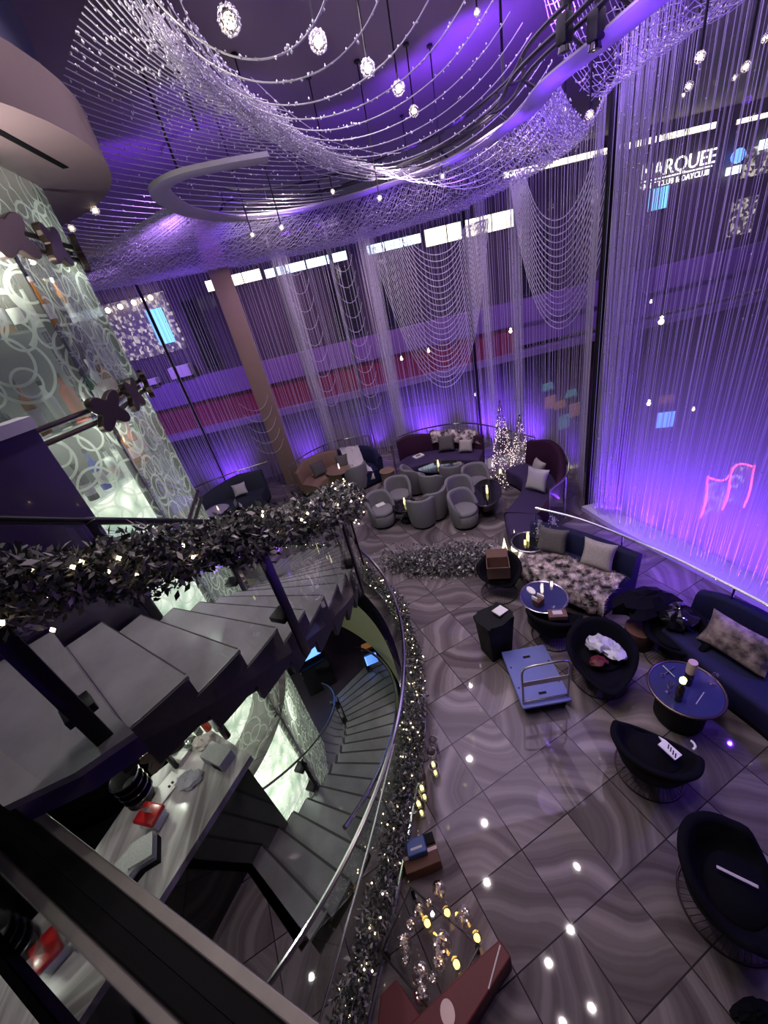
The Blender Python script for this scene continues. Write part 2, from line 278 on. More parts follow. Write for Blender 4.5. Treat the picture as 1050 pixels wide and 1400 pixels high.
# ------------------------------------------------------------------ mesh helpers
class MB:
    def __init__(s): s.v = []; s.f = []; s.uv = None
    def add(s, vs, fs, M4=None):
        o = len(s.v)
        for p in vs:
            p = Vector(p)
            if M4 is not None: p = M4 @ p
            s.v.append((p.x, p.y, p.z))
        s.f += [tuple(i + o for i in f) for f in fs]; return s
    def box(s, c, d, rz=0, M4=None, taper=1.0):
        x, y, z = d[0] / 2, d[1] / 2, d[2] / 2; t = taper
        vs = [(-x, -y, -z), (x, -y, -z), (x, y, -z), (-x, y, -z), (-x * t, -y * t, z), (x * t, -y * t, z), (x * t, y * t, z), (-x * t, y * t, z)]
        T = Matrix.Translation(c) @ Matrix.Rotation(rz, 4, 'Z')
        if M4 is not None: T = M4 @ T
        return s.add(vs, [(0, 3, 2, 1), (4, 5, 6, 7), (0, 1, 5, 4), (1, 2, 6, 5), (2, 3, 7, 6), (3, 0, 4, 7)], T)
    def prism(s, poly, z0, z1, M4=None):
        n = len(poly)
        vs = [(p[0], p[1], z0) for p in poly] + [(p[0], p[1], z1) for p in poly]
        fs = [tuple(range(n - 1, -1, -1)), tuple(range(n, 2 * n))] + [(i, (i + 1) % n, n + (i + 1) % n, n + i) for i in range(n)]
        return s.add(vs, fs, M4)
    def hull8(s, a, b):
        """solid between two quads given as 4 points each (bottom, top)"""
        return s.add(list(a) + list(b), [(3, 2, 1, 0), (4, 5, 6, 7), (0, 1, 5, 4), (1, 2, 6, 5), (2, 3, 7, 6), (3, 0, 4, 7)])
    def tube(s, pts, r, n=8, closed=False, M4=None):
        pts = [Vector(p) for p in pts]; N = len(pts); rs = r if isinstance(r, (list, tuple)) else [r] * N
        vs = []; up = None
        for i, p in enumerate(pts):
            if closed: t = pts[(i + 1) % N] - pts[i - 1]
            else: t = pts[min(i + 1, N - 1)] - pts[max(i - 1, 0)]
            t.normalize()
            if up is None: up = Vector((0, 0, 1)) if abs(t.z) < .9 else Vector((1, 0, 0))
            a = t.cross(up)
            if a.length < 1e-5: a = t.orthogonal()
            a.normalize(); b = a.cross(t); up = b
            for k in range(n):
                q = 2 * PI * k / n; vs.append(p + (a * math.cos(q) + b * math.sin(q)) * rs[i])
        fs = []
        for i in range(N if closed else N - 1):
            j = (i + 1) % N
            for k in range(n):
                k2 = (k + 1) % n; fs.append((i * n + k, i * n + k2, j * n + k2, j * n + k))
        if not closed: fs += [tuple(range(n - 1, -1, -1)), tuple((N - 1) * n + k for k in range(n))]
        return s.add(vs, fs, M4)
    def lathe(s, prof, n=24, c=(0, 0, 0), M4=None, sx=1, sy=1):
        vs = []; fs = []; P = len(prof)
        for i in range(n):
            q = 2 * PI * i / n
            for r, z in prof: vs.append((c[0] + r * math.cos(q) * sx, c[1] + r * math.sin(q) * sy, c[2] + z))
        for i in range(n):
            j = (i + 1) % n
            for k in range(P - 1): fs.append((i * P + k, j * P + k, j * P + k + 1, i * P + k + 1))
        if prof[0][0] > 1e-6: fs.append(tuple(i * P for i in range(n - 1, -1, -1)))
        if prof[-1][0] > 1e-6: fs.append(tuple(i * P + P - 1 for i in range(n)))
        return s.add(vs, fs, M4)
    def ball(s, c, r, n=12, sz=1.0, M4=None):
        k = max(4, n // 2)
        return s.lathe([(r * math.sin(PI * i / k), -r * sz * math.cos(PI * i / k)) for i in range(k + 1)], n, c, M4)
    def octa(s, c, r, sz=1.0):
        x, y, z = c
        return s.add([(x + r, y, z), (x, y + r, z), (x - r, y, z), (x, y - r, z), (x, y, z + r * sz), (x, y, z - r * sz)], [(0, 1, 4), (1, 2, 4), (2, 3, 4), (3, 0, 4), (1, 0, 5), (2, 1, 5), (3, 2, 5), (0, 3, 5)])
    def grid(s, rows, closed_u=False, closed_v=False, M4=None):
        R = len(rows); Cn = len(rows[0]); vs = [p for r in rows for p in r]; fs = []
        for i in range(R if closed_v else R - 1):
            for j in range(Cn if closed_u else Cn - 1):
                i2 = (i + 1) % R; j2 = (j + 1) % Cn; fs.append((i * Cn + j, i * Cn + j2, i2 * Cn + j2, i2 * Cn + j))
        return s.add(vs, fs, M4)
    def build(s, name, mat, parent=None, smooth=True, bevel=0, seg=2, angle=40, solid=0, subsurf=0):
        me = bpy.data.meshes.new(name); me.from_pydata(s.v, [], s.f)
        bm = bmesh.new(); bm.from_mesh(me); bmesh.ops.remove_doubles(bm, verts=bm.verts, dist=1e-5)
        bmesh.ops.recalc_face_normals(bm, faces=bm.faces)
        if bevel:
            es = [e for e in bm.edges if len(e.link_faces) == 2 and e.calc_face_angle(0) > rad(30)]
            bmesh.ops.bevel(bm, geom=es, offset=bevel, segments=seg, affect='EDGES', profile=.5, clamp_overlap=True)
        bm.to_mesh(me); bm.free()
        return link(name, me, mat, parent, smooth, angle, solid, subsurf)
def link(name, me, mat, parent=None, smooth=True, angle=40, solid=0, subsurf=0):
    if mat is not None: me.materials.append(M[mat] if isinstance(mat, str) else mat)
    if smooth and len(me.polygons):
        me.polygons.foreach_set('use_smooth', [True] * len(me.polygons)); me.set_sharp_from_angle(angle=rad(angle))
    o = bpy.data.objects.new(name, me); COL.objects.link(o)
    if parent: o.parent = parent
    if solid:
        md = o.modifiers.new('solid', 'SOLIDIFY'); md.thickness = solid; md.offset = 0
    if subsurf:
        md = o.modifiers.new('sub', 'SUBSURF'); md.levels = subsurf; md.render_levels = subsurf
    return o
def npmesh(name, V, F, mat, parent=None, smooth=False):
    """mesh from numpy arrays; F is (n, k)"""
    me = bpy.data.meshes.new(name); V = np.asarray(V, np.float32); F = np.asarray(F, np.int32); k = F.shape[1]
    me.vertices.add(len(V)); me.vertices.foreach_set('co', V.ravel()); me.loops.add(F.size); me.loops.foreach_set('vertex_index', F.ravel())
    me.polygons.add(len(F)); me.polygons.foreach_set('loop_start', np.arange(0, F.size, k, dtype=np.int32)); me.update(calc_edges=True); me.validate()
    if smooth: me.polygons.foreach_set('use_smooth', np.ones(len(F), bool))
    me.materials.append(M[mat]); o = bpy.data.objects.new(name, me); COL.objects.link(o)
    if parent: o.parent = parent
    return o
def tag(o, label, cat=None, group=None, kind=None):
    if label: o['label'] = label
    if cat: o['category'] = cat
    if group: o['group'] = group
    if kind: o['kind'] = kind
    return o
def empty(name, label, cat, loc=(0, 0, 0), rz=0, group=None, kind=None):
    o = bpy.data.objects.new(name, None); COL.objects.link(o); o.empty_display_size = .1
    o.location = loc; o.rotation_euler = (0, 0, rz); tag(o, label, cat, group, kind); return o
def children(o): return [c for c in bpy.data.objects if c.parent == o]
def copy_tree(o, parent=None):
    c = o.copy(); COL.objects.link(c); c.parent = parent
    for ch in children(o): copy_tree(ch, c)
    return c
def place(o, loc, rz=0, label=None, group=None, scale=None):
    o.location = loc; o.rotation_euler = (0, 0, rz)
    if label: o['label'] = label
    if group: o['group'] = group
    if scale: o.scale = (scale,) * 3 if not isinstance(scale, tuple) else scale
    return o
def spline(P, n=8, closed=False):
    P = [Vector(p) for p in P]; N = len(P); out = []
    for i in range(N if closed else N - 1):
        a, b, c, d = (P[(i - 1) % N] if closed or i else P[0] * 2 - P[1], P[i], P[(i + 1) % N], P[(i + 2) % N] if closed or i + 2 < N else P[-1] * 2 - P[-2])
        for k in range(n):
            t = k / n; out.append(.5 * ((2 * b) + (c - a) * t + (2 * a - 5 * b + 4 * c - d) * t * t + (3 * b - a - 3 * c + d) * t ** 3))
    if not closed: out.append(P[-1])
    return out
def resample(P, step):
    P = [Vector(p) for p in P]; L = [0]
    for a, b in zip(P, P[1:]): L.append(L[-1] + (b - a).length)
    n = max(1, int(L[-1] / step)); out = []; j = 0
    for i in range(n + 1):
        t = L[-1] * i / n
        while j < len(L) - 2 and L[j + 1] < t: j += 1
        out.append(P[j].lerp(P[j + 1], (t - L[j]) / max(1e-9, L[j + 1] - L[j])))
    return out
def face_dir(a, b):
    """rotation that points local +Y from a to b"""
    return math.atan2(-(b[0] - a[0]), b[1] - a[1])
def arc(c, r, a0, a1, n, z=0):
    return [Vector((c[0] + r * math.cos(rad(a0 + (a1 - a0) * i / n)), c[1] + r * math.sin(rad(a0 + (a1 - a0) * i / n)), z)) for i in range(n + 1)]

# many straight hanging strands in one mesh (three-sided, like faceted bead chain)
def strand_mesh(name, tops, bots, r, mat, n=3, parent=None):
    tops = np.asarray(tops, float); bots = np.asarray(bots, float); K = len(tops)
    q = rng.uniform(0, 6.28, K); V = np.zeros((K, 2 * n, 3))
    rr = np.broadcast_to(np.asarray(r, float), (K,))
    for k in range(n):
        off = np.stack([np.cos(q + 2 * PI * k / n) * rr, np.sin(q + 2 * PI * k / n) * rr, np.zeros(K)], 1)
        V[:, k] = tops + off; V[:, n + k] = bots + off
    F = np.array([[k, (k + 1) % n, n + (k + 1) % n, n + k] for k in range(n)])
    return npmesh(name, V.reshape(-1, 3), (F[None] + (np.arange(K) * 2 * n)[:, None, None]).reshape(-1, 4), mat, parent)
def path_strands(name, paths, r, mat, n=3, parent=None):
    """curved strands given as lists of points"""
    V = []; F = []; o = 0
    for P in paths:
        P = np.asarray([tuple(p) for p in P], float); N = len(P); T = np.gradient(P, axis=0); T /= np.linalg.norm(T, axis=1)[:, None] + 1e-9
        A = np.cross(T, [0.13, .21, 1.0]); A /= np.linalg.norm(A, axis=1)[:, None] + 1e-9; B = np.cross(T, A)
        for k in range(n):
            V.append(P + (A * math.cos(2 * PI * k / n) + B * math.sin(2 * PI * k / n)) * r)
        i = np.arange(N - 1)
        for k in range(n):
            k2 = (k + 1) % n; F.append(np.stack([o + k * N + i, o + k2 * N + i, o + k2 * N + i + 1, o + k * N + i + 1], 1))
        o += n * N
    return npmesh(name, np.concatenate(V), np.concatenate(F), mat, parent)
def octas(name, C, r, mat, parent=None, sz=1.2):
    C = np.asarray(C, float); K = len(C); rr = np.broadcast_to(np.asarray(r, float), (K,))[:, None]
    D = np.array([(1, 0, 0), (0, 1, 0), (-1, 0, 0), (0, -1, 0), (0, 0, sz), (0, 0, -sz)], float)
    q = rng.uniform(0, 6.28, K); c, s_ = np.cos(q), np.sin(q)
    V = np.stack([np.stack([d[0] * c - d[1] * s_, d[0] * s_ + d[1] * c, np.full(K, d[2])], 1) * rr + C for d in D], 1)
    F = np.array([(0, 1, 4), (1, 2, 4), (2, 3, 4), (3, 0, 4), (1, 0, 5), (2, 1, 5), (3, 2, 5), (0, 3, 5)])
    return npmesh(name, V.reshape(-1, 3), (F[None] + (np.arange(K) * 6)[:, None, None]).reshape(-1, 3), mat, parent)
def leaves(name, centers, size, mat, parent=None, spread=None):
    """diamond leaves pointing every way"""
    C = np.asarray(centers, float); K = len(C); d = rng.normal(size=(K, 3)); d /= np.linalg.norm(d, axis=1)[:, None]
    e = np.cross(d, rng.normal(size=(K, 3))); e /= np.linalg.norm(e, axis=1)[:, None]; f = np.cross(d, e)
    L = (size * rng.uniform(.6, 1.3, K))[:, None]; W = L * .42
    V = np.stack([C, C + d * L * .5 + e * W * .5 + f * L * .06, C + d * L, C + d * L * .5 - e * W * .5 + f * L * .06], 1)
    F = np.arange(K * 4).reshape(K, 4)
    return npmesh(name, V.reshape(-1, 3), F, mat, parent)
def pillow(name, mat, wd, ht, th, parent=None):
    b = MB(); N = 12
    for sgn in (1, -1):
        rows = []
        for i in range(N + 1):
            u = -1 + 2 * i / N; r = []
            for j in range(N + 1):
                v = -1 + 2 * j / N; k = (1 - u ** 4) * (1 - v ** 4)
                px = wd / 2 * u * (1 - .10 * (1 - v * v)); py = ht / 2 * v * (1 - .10 * (1 - u * u))
                r.append((px, sgn * th / 2 * max(k, 0) ** .45, py + ht / 2))
            rows.append(r)
        b.grid(rows)
    return b.build(name, mat, parent, angle=80)
def text_obj(name, body, mat, size, loc, rot, parent=None, extrude=.01, align='LEFT'):
    c = bpy.data.curves.new(name, 'FONT'); c.body = body; c.size = size; c.extrude = extrude; c.align_x = align; c.resolution_u = 3
    o = bpy.data.objects.new(name, c); COL.objects.link(o); o.location = loc; o.rotation_euler = rot; c.materials.append(M[mat])
    dg = bpy.context.evaluated_depsgraph_get(); me = bpy.data.meshes.new_from_object(o.evaluated_get(dg)); bpy.data.objects.remove(o)
    o2 = bpy.data.objects.new(name, me); COL.objects.link(o2); o2.location = loc; o2.rotation_euler = rot
    if parent: o2.parent = parent
    return o2
# ------------------------------------------------------------------ layout: everything turns round the bar tower
TC = (-4.3, 4.1); GZ = -3.0      # tower axis, level of the casino floor
def pol(r, a, z=0.0): return Vector((TC[0] + r * math.cos(rad(a)), TC[1] + r * math.sin(rad(a)), z))
# plan of the bead curtain round the lounge
CURT = {
    'left': [(-7.6, 9.0), (-6.6, 10.6), (-5.2, 11.8), (-3.9, 12.35), (-2.75, 12.6)],
    'back_left': [(-2.75, 12.6), (-1.6, 12.85), (-.6, 12.9), (.15, 12.75)],
    'back': [(.15, 12.75), (1.4, 12.55), (2.7, 12.1), (3.6, 11.55)],
    'corner': [(3.6, 11.55), (4.35, 10.7), (4.75, 9.5), (4.75, 8.3), (4.4, 7.35)],
    'right': [(4.28, 6.95), (4.45, 6.0), (4.8, 4.8), (5.1, 3.6), (5.32, 2.4), (5.4, 1.2), (5.3, -.4)],
}
OUT = [(-7.9, 9.0), (-7.0, 10.9), (-5.5, 12.2), (-4.1, 12.8), (-2.7, 13.1), (-.6, 13.35), (.9, 13.15), (2.8, 12.6), (3.9, 12.0), (4.8, 11.0), (5.25, 9.6), (5.2, 8.0), (4.75, 7.1), (4.9, 6.0), (5.25, 4.8), (5.55, 3.6), (5.8, 2.4), (5.85, 1.2), (5.75, -1.5), (-7.9, -1.5)]
HA0, HA1 = -46.0, 88.0     # the stair well in the floor
def floor_mesh():
    bm = bmesh.new()
    def loop(P):
        vs = [bm.verts.new(p) for p in P]; return [bm.edges.new((vs[i], vs[(i + 1) % len(vs)])) for i in range(len(vs))]
    es = loop([(x, y, 0) for x, y in OUT]) + loop([tuple(pol(4.0, HA0 + (HA1 - HA0) * i / 48)) for i in range(49)] + [tuple(pol(2.15, HA1 + (HA0 - HA1) * i / 30)) for i in range(31)])
    bmesh.ops.triangle_fill(bm, use_beauty=True, edges=es, normal=(0, 0, 1))
    for f in bm.faces:
        if f.normal.z < 0: f.normal_flip()
    me = bpy.data.meshes.new('floor'); bm.to_mesh(me); bm.free(); return me
fl = link('floor', floor_mesh(), 'floor_tile', smooth=False); tag(fl, 'polished veined grey tile floor of the lounge', kind='structure')
# slab edge round the well, olive well wall under it
b = MB(); b.grid([[p for p in arc(TC, 4.0, HA0, HA1, 60, 0)], [p for p in arc(TC, 4.0, HA0, HA1, 60, -.42)]])
b.grid([[p for p in arc(TC, 4.0, HA0, HA1, 60, -.42)], [p for p in arc(TC, 3.9, HA0, HA1, 60, -.42)]])
tag(b.build('trim_1', 'black_gloss'), 'black curved floor edge round the stair well', kind='structure')
b = MB(); b.grid([arc(TC, 3.93, HA0, 120, 70, -.42), arc(TC, 3.93, HA0, 120, 70, -1.72)])
tag(b.build('wall_well', 'olive_wall'), 'curved olive wall of the stair well below the floor edge', kind='structure')
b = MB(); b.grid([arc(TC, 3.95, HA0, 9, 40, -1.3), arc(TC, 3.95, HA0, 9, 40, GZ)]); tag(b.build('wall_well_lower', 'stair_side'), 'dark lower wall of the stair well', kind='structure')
b = MB(); b.box((4, 8, -3.06), (44, 46, .1)); tag(b.build('ground', 'ground_dark', smooth=False), 'dark casino floor one level below', kind='structure')
b = MB(); P = [(x, y) for x, y in OUT[:-1]]
b.grid([[(x, y, -.002) for x, y in P], [(x, y, -.5) for x, y in P]]); tag(b.build('trim_2', 'ledge_white'), 'pale outer edge of the lounge floor', kind='structure')
# pale ledge outside the guard rail, lit violet
Lr = spline([(x - .12, y, 0) for x, y in CURT['right']], 5); Rr = spline([(x + .5, y, 0) for x, y in CURT['right']], 5)
b = MB()
for i in range(len(Lr) - 1):
    b.hull8([(*Lr[i].xy, .002), (*Rr[i].xy, .002), (*Rr[i + 1].xy, .002), (*Lr[i + 1].xy, .002)], [(*Lr[i].xy, .10), (*Rr[i].xy, .10), (*Rr[i + 1].xy, .10), (*Lr[i + 1].xy, .10)])
tag(b.build('trim_3', 'ledge_white', smooth=False), 'low pale ledge at the foot of the right bead curtain', kind='structure')
# ceiling
b = MB(); b.box((5, 9, 8.3), (44, 44, .2)); tag(b.build('ceiling', 'ceiling_paint', smooth=False), 'smooth dusky ceiling washed violet', kind='structure')
oc = at(302, 200, 8.14); b = MB(); b.lathe([(1.12, 0), (1.12, .055), (1.22, .055), (1.22, 0), (1.12, 0)], 48, (oc.x, oc.y, 8.14)); tag(b.build('trim_4', 'ceiling_paint'), 'round recess rim in the ceiling', kind='structure')

# ------------------------------------------------------------------ the mall hall beyond the curtain
FY = 22.0
def band(name, mat, x0, x1, z0, z1, label, y=FY, th=.4): 
    b = MB(); b.box(((x0 + x1) / 2, y + th / 2, (z0 + z1) / 2), (x1 - x0, th, z1 - z0)); return tag(b.build(name, mat, smooth=False), label, kind='structure')
band('wall_far', 'facade_dark', -15, 27, 2.6, 8.2, 'dark storefront wall across the hall')
band('wall_far_parapet', 'facade_purple', -15, 27, 1.5, 2.6, 'violet parapet band across the hall', FY - .5, .9)
band('wall_far_red', 'facade_red', -15, 8.8, .15, 1.5, 'crimson band under the violet parapet', FY - .3, .7)
band('wall_far_right', 'facade_purple', 8.8, 27, .4, 1.5, 'dim violet band right of the crimson band', FY - .3, .7)
band('trim_5', 'facade_ledge', -15, 27, -.15, .15, 'pale ledge line across the hall', FY - .7, 1.1)
band('wall_far_ground', 'facade_brown', -15, 27, GZ, -.15, 'brown ground level wall across the hall', FY + .2, .3)
band('wall_right', 'facade_dark', 26.6, 27, GZ, 8.2, 'dark side wall of the hall', 5, 17)
band('wall_left', 'facade_dark', -15.4, -15, GZ, 8.2, 'dark left wall of the hall', 5, 17)
band('wall_back', 'facade_dark', -15, 27, GZ, 8.2, 'dark wall behind the viewpoint', -6.2, .3)
for k, (x, y, z, p, tx, tz, c) in enumerate([(-9, 16, 7.6, 520, -9, 2, VIOLET), (-3, 16.5, 7.6, 300, -2.5, 1, (.75, .4, .9)), (4, 17, 7.6, 260, 4, 1, (.55, .28, 1)), (11, 17, 7.6, 420, 11, 1, (.45, .25, 1)), (18, 17, 7.6, 500, 18, 1, (.45, .25, 1)), (8, 13, 3, 250, 12, GZ, (.45, .2, 1)), (-9, 17, .2, 240, -9, -2.5, VIOLET), (-9, 18, 6.0, 700, -9, 2.2, VIOLET), (-3, 18, 6, 300, -2, 2, (.75, .4, .8)), (3, 18, 6, 280, 3, 2, (.8, .5, .8)), (9, 18, 6, 220, 9, 2, (.7, .42, .85)), (16, 18, 6, 260, 16, 2.5, (.6, .36, .95))]):
    spot('hall_light', (x, y, z), (tx, FY if tz > -4 else 16, tz), p, c, 110, 1, .4)
for k, (x0, x1, z0, z1, mat, lab) in enumerate([(-5.55, -2.95, 6.0, 6.42, 'strip_warm', 'warm light panel left of the row over the far storefronts'), (-2.8, 1.1, 5.98, 6.32, 'strip_cool', 'long bluish light panel over the far storefronts'), (2.0, 4.6, 5.95, 6.3, 'strip_cool', 'short bluish light panel beside the wide warm one'), (4.75, 9.0, 5.72, 6.38, 'strip_warm', 'wide warm light panel behind the swagged beads'), (8.6, 18.2, 7.55, 7.76, 'strip_warm', 'long thin cove light above the nightclub sign'), (19.2, 23.5, 7.5, 7.66, 'strip_warm', 'thin cove light at the right edge')]):
    t = empty('strip_light', lab, 'strip light', ((x0 + x1) / 2, FY - .12, (z0 + z1) / 2), group='light panels over the storefronts')
    b = MB(); b.box((0, .05, 0), (x1 - x0 + .1, .08, z1 - z0 + .1)); b.build('housing', 'truss_black', t, False)
    b = MB(); n = max(3, int((x1 - x0) / (.22 if z1 - z0 < .25 else .9)))
    for i in range(n):
        wdt = (x1 - x0) / n; b.box((-(x1 - x0) / 2 + wdt * (i + .5), -.02, 0), (wdt * .93, .06, z1 - z0))
    b.build('diffuser', mat, t, False)
for k, (x0, x1, z0, z1, lab) in enumerate([(-.2, 1.25, 2.7, 5.75, 'black shop window left of the bead swags'), (2.35, 3.2, 2.7, 5.7, 'narrow black shop window behind the bead bundle'), (-7.0, -6.2, 2.8, 5.9, 'tall dark window at the far left'), (9.0, 10.6, 2.7, 5.4, 'dark shop window behind the right bead swags'), (12.0, 13.2, 1.6, 2.5, 'small dark opening in the right parapet')]):
    t = empty('shop_window', lab, 'window', ((x0 + x1) / 2, FY - .08, (z0 + z1) / 2), kind='structure')
    b = MB(); wd, hh = x1 - x0, z1 - z0
    for c, d in [((0, 0, hh / 2), (wd, .12, .08)), ((0, 0, -hh / 2), (wd, .12, .08)), ((-wd / 2, 0, 0), (.08, .12, hh)), ((wd / 2, 0, 0), (.08, .12, hh))]: b.box(c, d)
    b.build('frame', 'truss_black', t, False); b = MB(); b.box((0, .03, 0), (wd, .03, hh)); b.build('pane', 'shop_glass', t, False)
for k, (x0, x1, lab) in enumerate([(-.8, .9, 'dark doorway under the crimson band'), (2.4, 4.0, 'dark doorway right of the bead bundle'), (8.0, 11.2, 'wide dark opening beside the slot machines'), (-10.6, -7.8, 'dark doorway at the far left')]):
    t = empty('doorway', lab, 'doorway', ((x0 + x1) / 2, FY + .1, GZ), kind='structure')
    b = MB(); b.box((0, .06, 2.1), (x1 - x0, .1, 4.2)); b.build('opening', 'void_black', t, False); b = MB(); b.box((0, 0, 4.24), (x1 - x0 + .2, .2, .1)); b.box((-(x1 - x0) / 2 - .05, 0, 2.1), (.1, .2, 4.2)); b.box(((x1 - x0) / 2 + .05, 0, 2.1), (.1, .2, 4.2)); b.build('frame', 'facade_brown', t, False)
# brightly lit shop at the left: shelves, lamps, blue screen
t = empty('lit_shop', 'brightly lit upper shop with white shelves and a blue screen', 'shop', (-9.0, FY - .1, 0))
b = MB(); b.box((-.1, .05, 5.2), (3.2, .08, 2.5)); b.build('shelving', 'store_shelves', t, False)
b = MB(); b.box((.75, -.05, 5.1), (.75, .06, 1.5)); b.build('screen', 'screen_cyan', t, False)
b = MB(); b.box((.9, -.4, 3.05), (1.0, .5, .5)); b.box((-.9, -.4, 2.9), (1.1, .5, .25)); b.build('counter', 'paper', t, False)
for px in (-1.1, -.5, .15, .6, .95):
    b = MB(); b.ball((px, -.25, 6.25 + .05 * px), .11, 10); b.build('lamp', 'lamp_white', t)
# night club sign
t = empty('wall_sign', 'white letters of the nightclub sign on the dark wall', 'sign', (14.9, FY - .15, 6.12))
text_obj('lettering', 'MARQUEE', 'sign_white', .78, (0, 0, .2), (rad(90), 0, 0), t, .02)
b = MB(); b.box((1.75, 0, .1), (3.4, .03, .05)); b.build('rule', 'sign_white', t, False)
text_obj('lettering', 'NIGHTCLUB & DAYCLUB', 'sign_white', .30, (0, 0, -.2), (rad(90), 0, 0), t, .02)
t = empty('wall_screen', 'small bright blue screen under the nightclub sign', 'screen', (15.9, FY - .12, 5.45)); b = MB(); b.box((0, 0, 0), (1.0, .1, .95)); b.build('casing', 'truss_black', t, False); b = MB(); b.box((0, -.06, 0), (.9, .03, .85)); b.build('display', 'screen_cyan', t, False)
t = empty('shop_front', 'distant lit shop with a blue round lamp at the right', 'shop', (20.3, FY - .12, 6.1)); b = MB(); b.box((.9, 0, -.1), (2.6, .08, 1.1)); b.build('shelving', 'store_shelves', t, False)
b = MB(); b.ball((-.9, -.2, .25), .28, 12); b.build('lamp', 'screen_blue', t); b = MB(); b.box((-.9, -.1, -.25), (.7, .06, .3)); b.build('lightbox', 'strip_cool', t, False); b = MB(); b.box((1.2, -.12, .45), (2.2, .05, .35)); b.build('panel', 'strip_cool', t, False)
b = MB(); b.box((20.4, FY - .1, 3.9), (1.2, .1, 1.5)); tag(b.build('display_window', 'store_shelves', smooth=False), 'pale lit display window low at the right edge', kind='structure')
# slot machines on the casino floor
def slot_machine(x, y, rz, sc, lab):
    t = empty('slot_machine', lab, 'slot machine', (x, y, GZ), rz, 'slot machines on the casino floor')
    if x == -1.1: t.scale = (.5, .5, .5)
    b = MB(); b.box((0, 0, .45), (.7, .6, .9)); b.box((0, .08, 1.4), (.7, .45, 1.0), taper=.9); b.build('cabinet', 'black_gloss', t, False, .03)
    b = MB(); b.box((0, -.17, 1.35), (.56, .03, .6)); b.build('screen', sc, t, False)
    b = MB(); b.prism([(-.3, 0), (.3, 0), (.22, .3), (-.22, .3)], -.03, .03, Matrix.Translation((0, .05, 1.92)) @ Matrix.Rotation(rad(90), 4, 'X')); b.build('topper', 'slot_orange' if sc != 'slot_orange' else 'slot_cyan', t, False)
for x, y, rz, sc, lab in [(8.2, 15.6, .3, 'slot_cyan', 'slot machine with a cyan screen in the gap of the curtain'), (9.2, 16.6, .2, 'slot_orange', 'slot machine with an orange screen in the gap of the curtain'), (9.9, 15.2, -.2, 'slot_cyan', 'slot machine with a cyan screen right of the orange one'), (11.2, 13.6, -.3, 'screen_blue', 'slot machine with a blue screen behind the violet beads'), (8.9, 18.2, .1, 'slot_orange', 'slot machine farthest back in the curtain gap'), (-2.5, 6.62, .36, 'screen_blue', 'slot machine with a blue screen down the stair well at left'), (-1.1, 6.42, .2, 'screen_blue', 'slot machine with a blue screen down the stair well at right'), (-3.3, 7.3, .5, 'slot_cyan', 'slot machine farthest left down the stair well')]:
    slot_machine(x, y, rz, sc, lab)
# neon sign seen low through the right curtain
t = empty('neon_sign', 'wavy glass sign edged with red neon low behind the right beads', 'neon sign', (9.75, 9.0, -2.05))
rows = [[(.65 * u - .1, .15 * math.sin(3 * u), v + .10 * math.sin(u * 3.2)) for u in [i / 8 for i in range(-8, 9)]] for v in (-.62, .62)]
b = MB(); b.grid(rows); b.build('panel', 'store_shelves', t, solid=.05)
for u in (-1.0, .12, 1.05):
    b = MB(); b.tube([(.65 * u - .1 + .05 * math.sin(k * .7), .15 * math.sin(3 * u) - .06, -.7 + k * .2 + .10 * math.sin(u * 3.2)) for k in range(8)], .028, 6); b.build('neon_tube', 'neon_red', t)
b = MB(); b.tube([(p[0], p[1] - .04, p[2]) for p in rows[1]], .025, 6); b.build('neon_tube', 'neon_red', t)

for u, v, D, s, lab in [(904, 440, 16, .16, 'bright hall lamp behind the right curtain'), (887, 552, 15, .12, 'hall lamp low behind the right curtain'), (698, 453, 18, .12, 'hall lamp behind the curtain above the cone trees'), (549, 491, 19, .12, 'hall lamp behind the lowest bead loops at left'), (586, 480, 19, .12, 'hall lamp behind the lowest bead loops at right'), (890, 413, 17, .07, 'small hall lamp above the bright one behind the right curtain'), (948, 560, 15, .08, 'small hall lamp at the right behind the beads'), (650, 540, 17, .07, 'small hall lamp left of the tall cone tree')]:
    p = atd(u, v, D); t = empty('hall_lamp', lab, 'lamp', tuple(p)); b = MB(); b.ball((0, 0, 0), s * .5, 10); b.ball((0, 0, s * .8), s * .3, 8); b.build('bulb', 'lamp_white', t); b = MB(); b.tube([(0, 0, s), (0, 0, 8.2 - p.z)], .01, 5); b.build('cord', 'truss_black', t)
# ------------------------------------------------------------------ posts and column along the curtain
def post(name, x, y, z0, z1, r, mat, label, box=None, rz=0):
    b = MB()
    if box: b.box((0, 0, (z1 - z0) / 2), (box[0], box[1], z1 - z0), rz)
    else: b.lathe([(r, 0), (r, z1 - z0)], 14)
    o = b.build(name, mat, bevel=.01 if box else 0); o.location = (x, y, z0); return tag(o, label, 'post')
o = post('column', -2.62, 12.05, 0, 7.2, 0, 'column_tan', 'tan wall column between the left bead curtains', (.5, .28), rad(12)); o['kind'] = 'structure'; del o['category']
post('window_post', -4.75, 12.25, 0, 6.6, .04, 'dark_metal', 'thin dark post behind the far left curtain')
post('window_post', -1.35, 13.0, 0, 6.6, .035, 'steel', 'pale post behind the armchair loveseat')
post('window_post', .2, 12.95, 0, 6.6, .05, 'steel', 'pale post between the two rear sofas')
post('window_post', 3.55, 11.75, 0, 6.6, .055, 'dark_metal', 'dark post beside the lit cone trees')
o = post('window_post', 4.38, 7.08, 0, 7.4, .07, 'dark_metal', 'tall dark post at the corner of the right curtain')

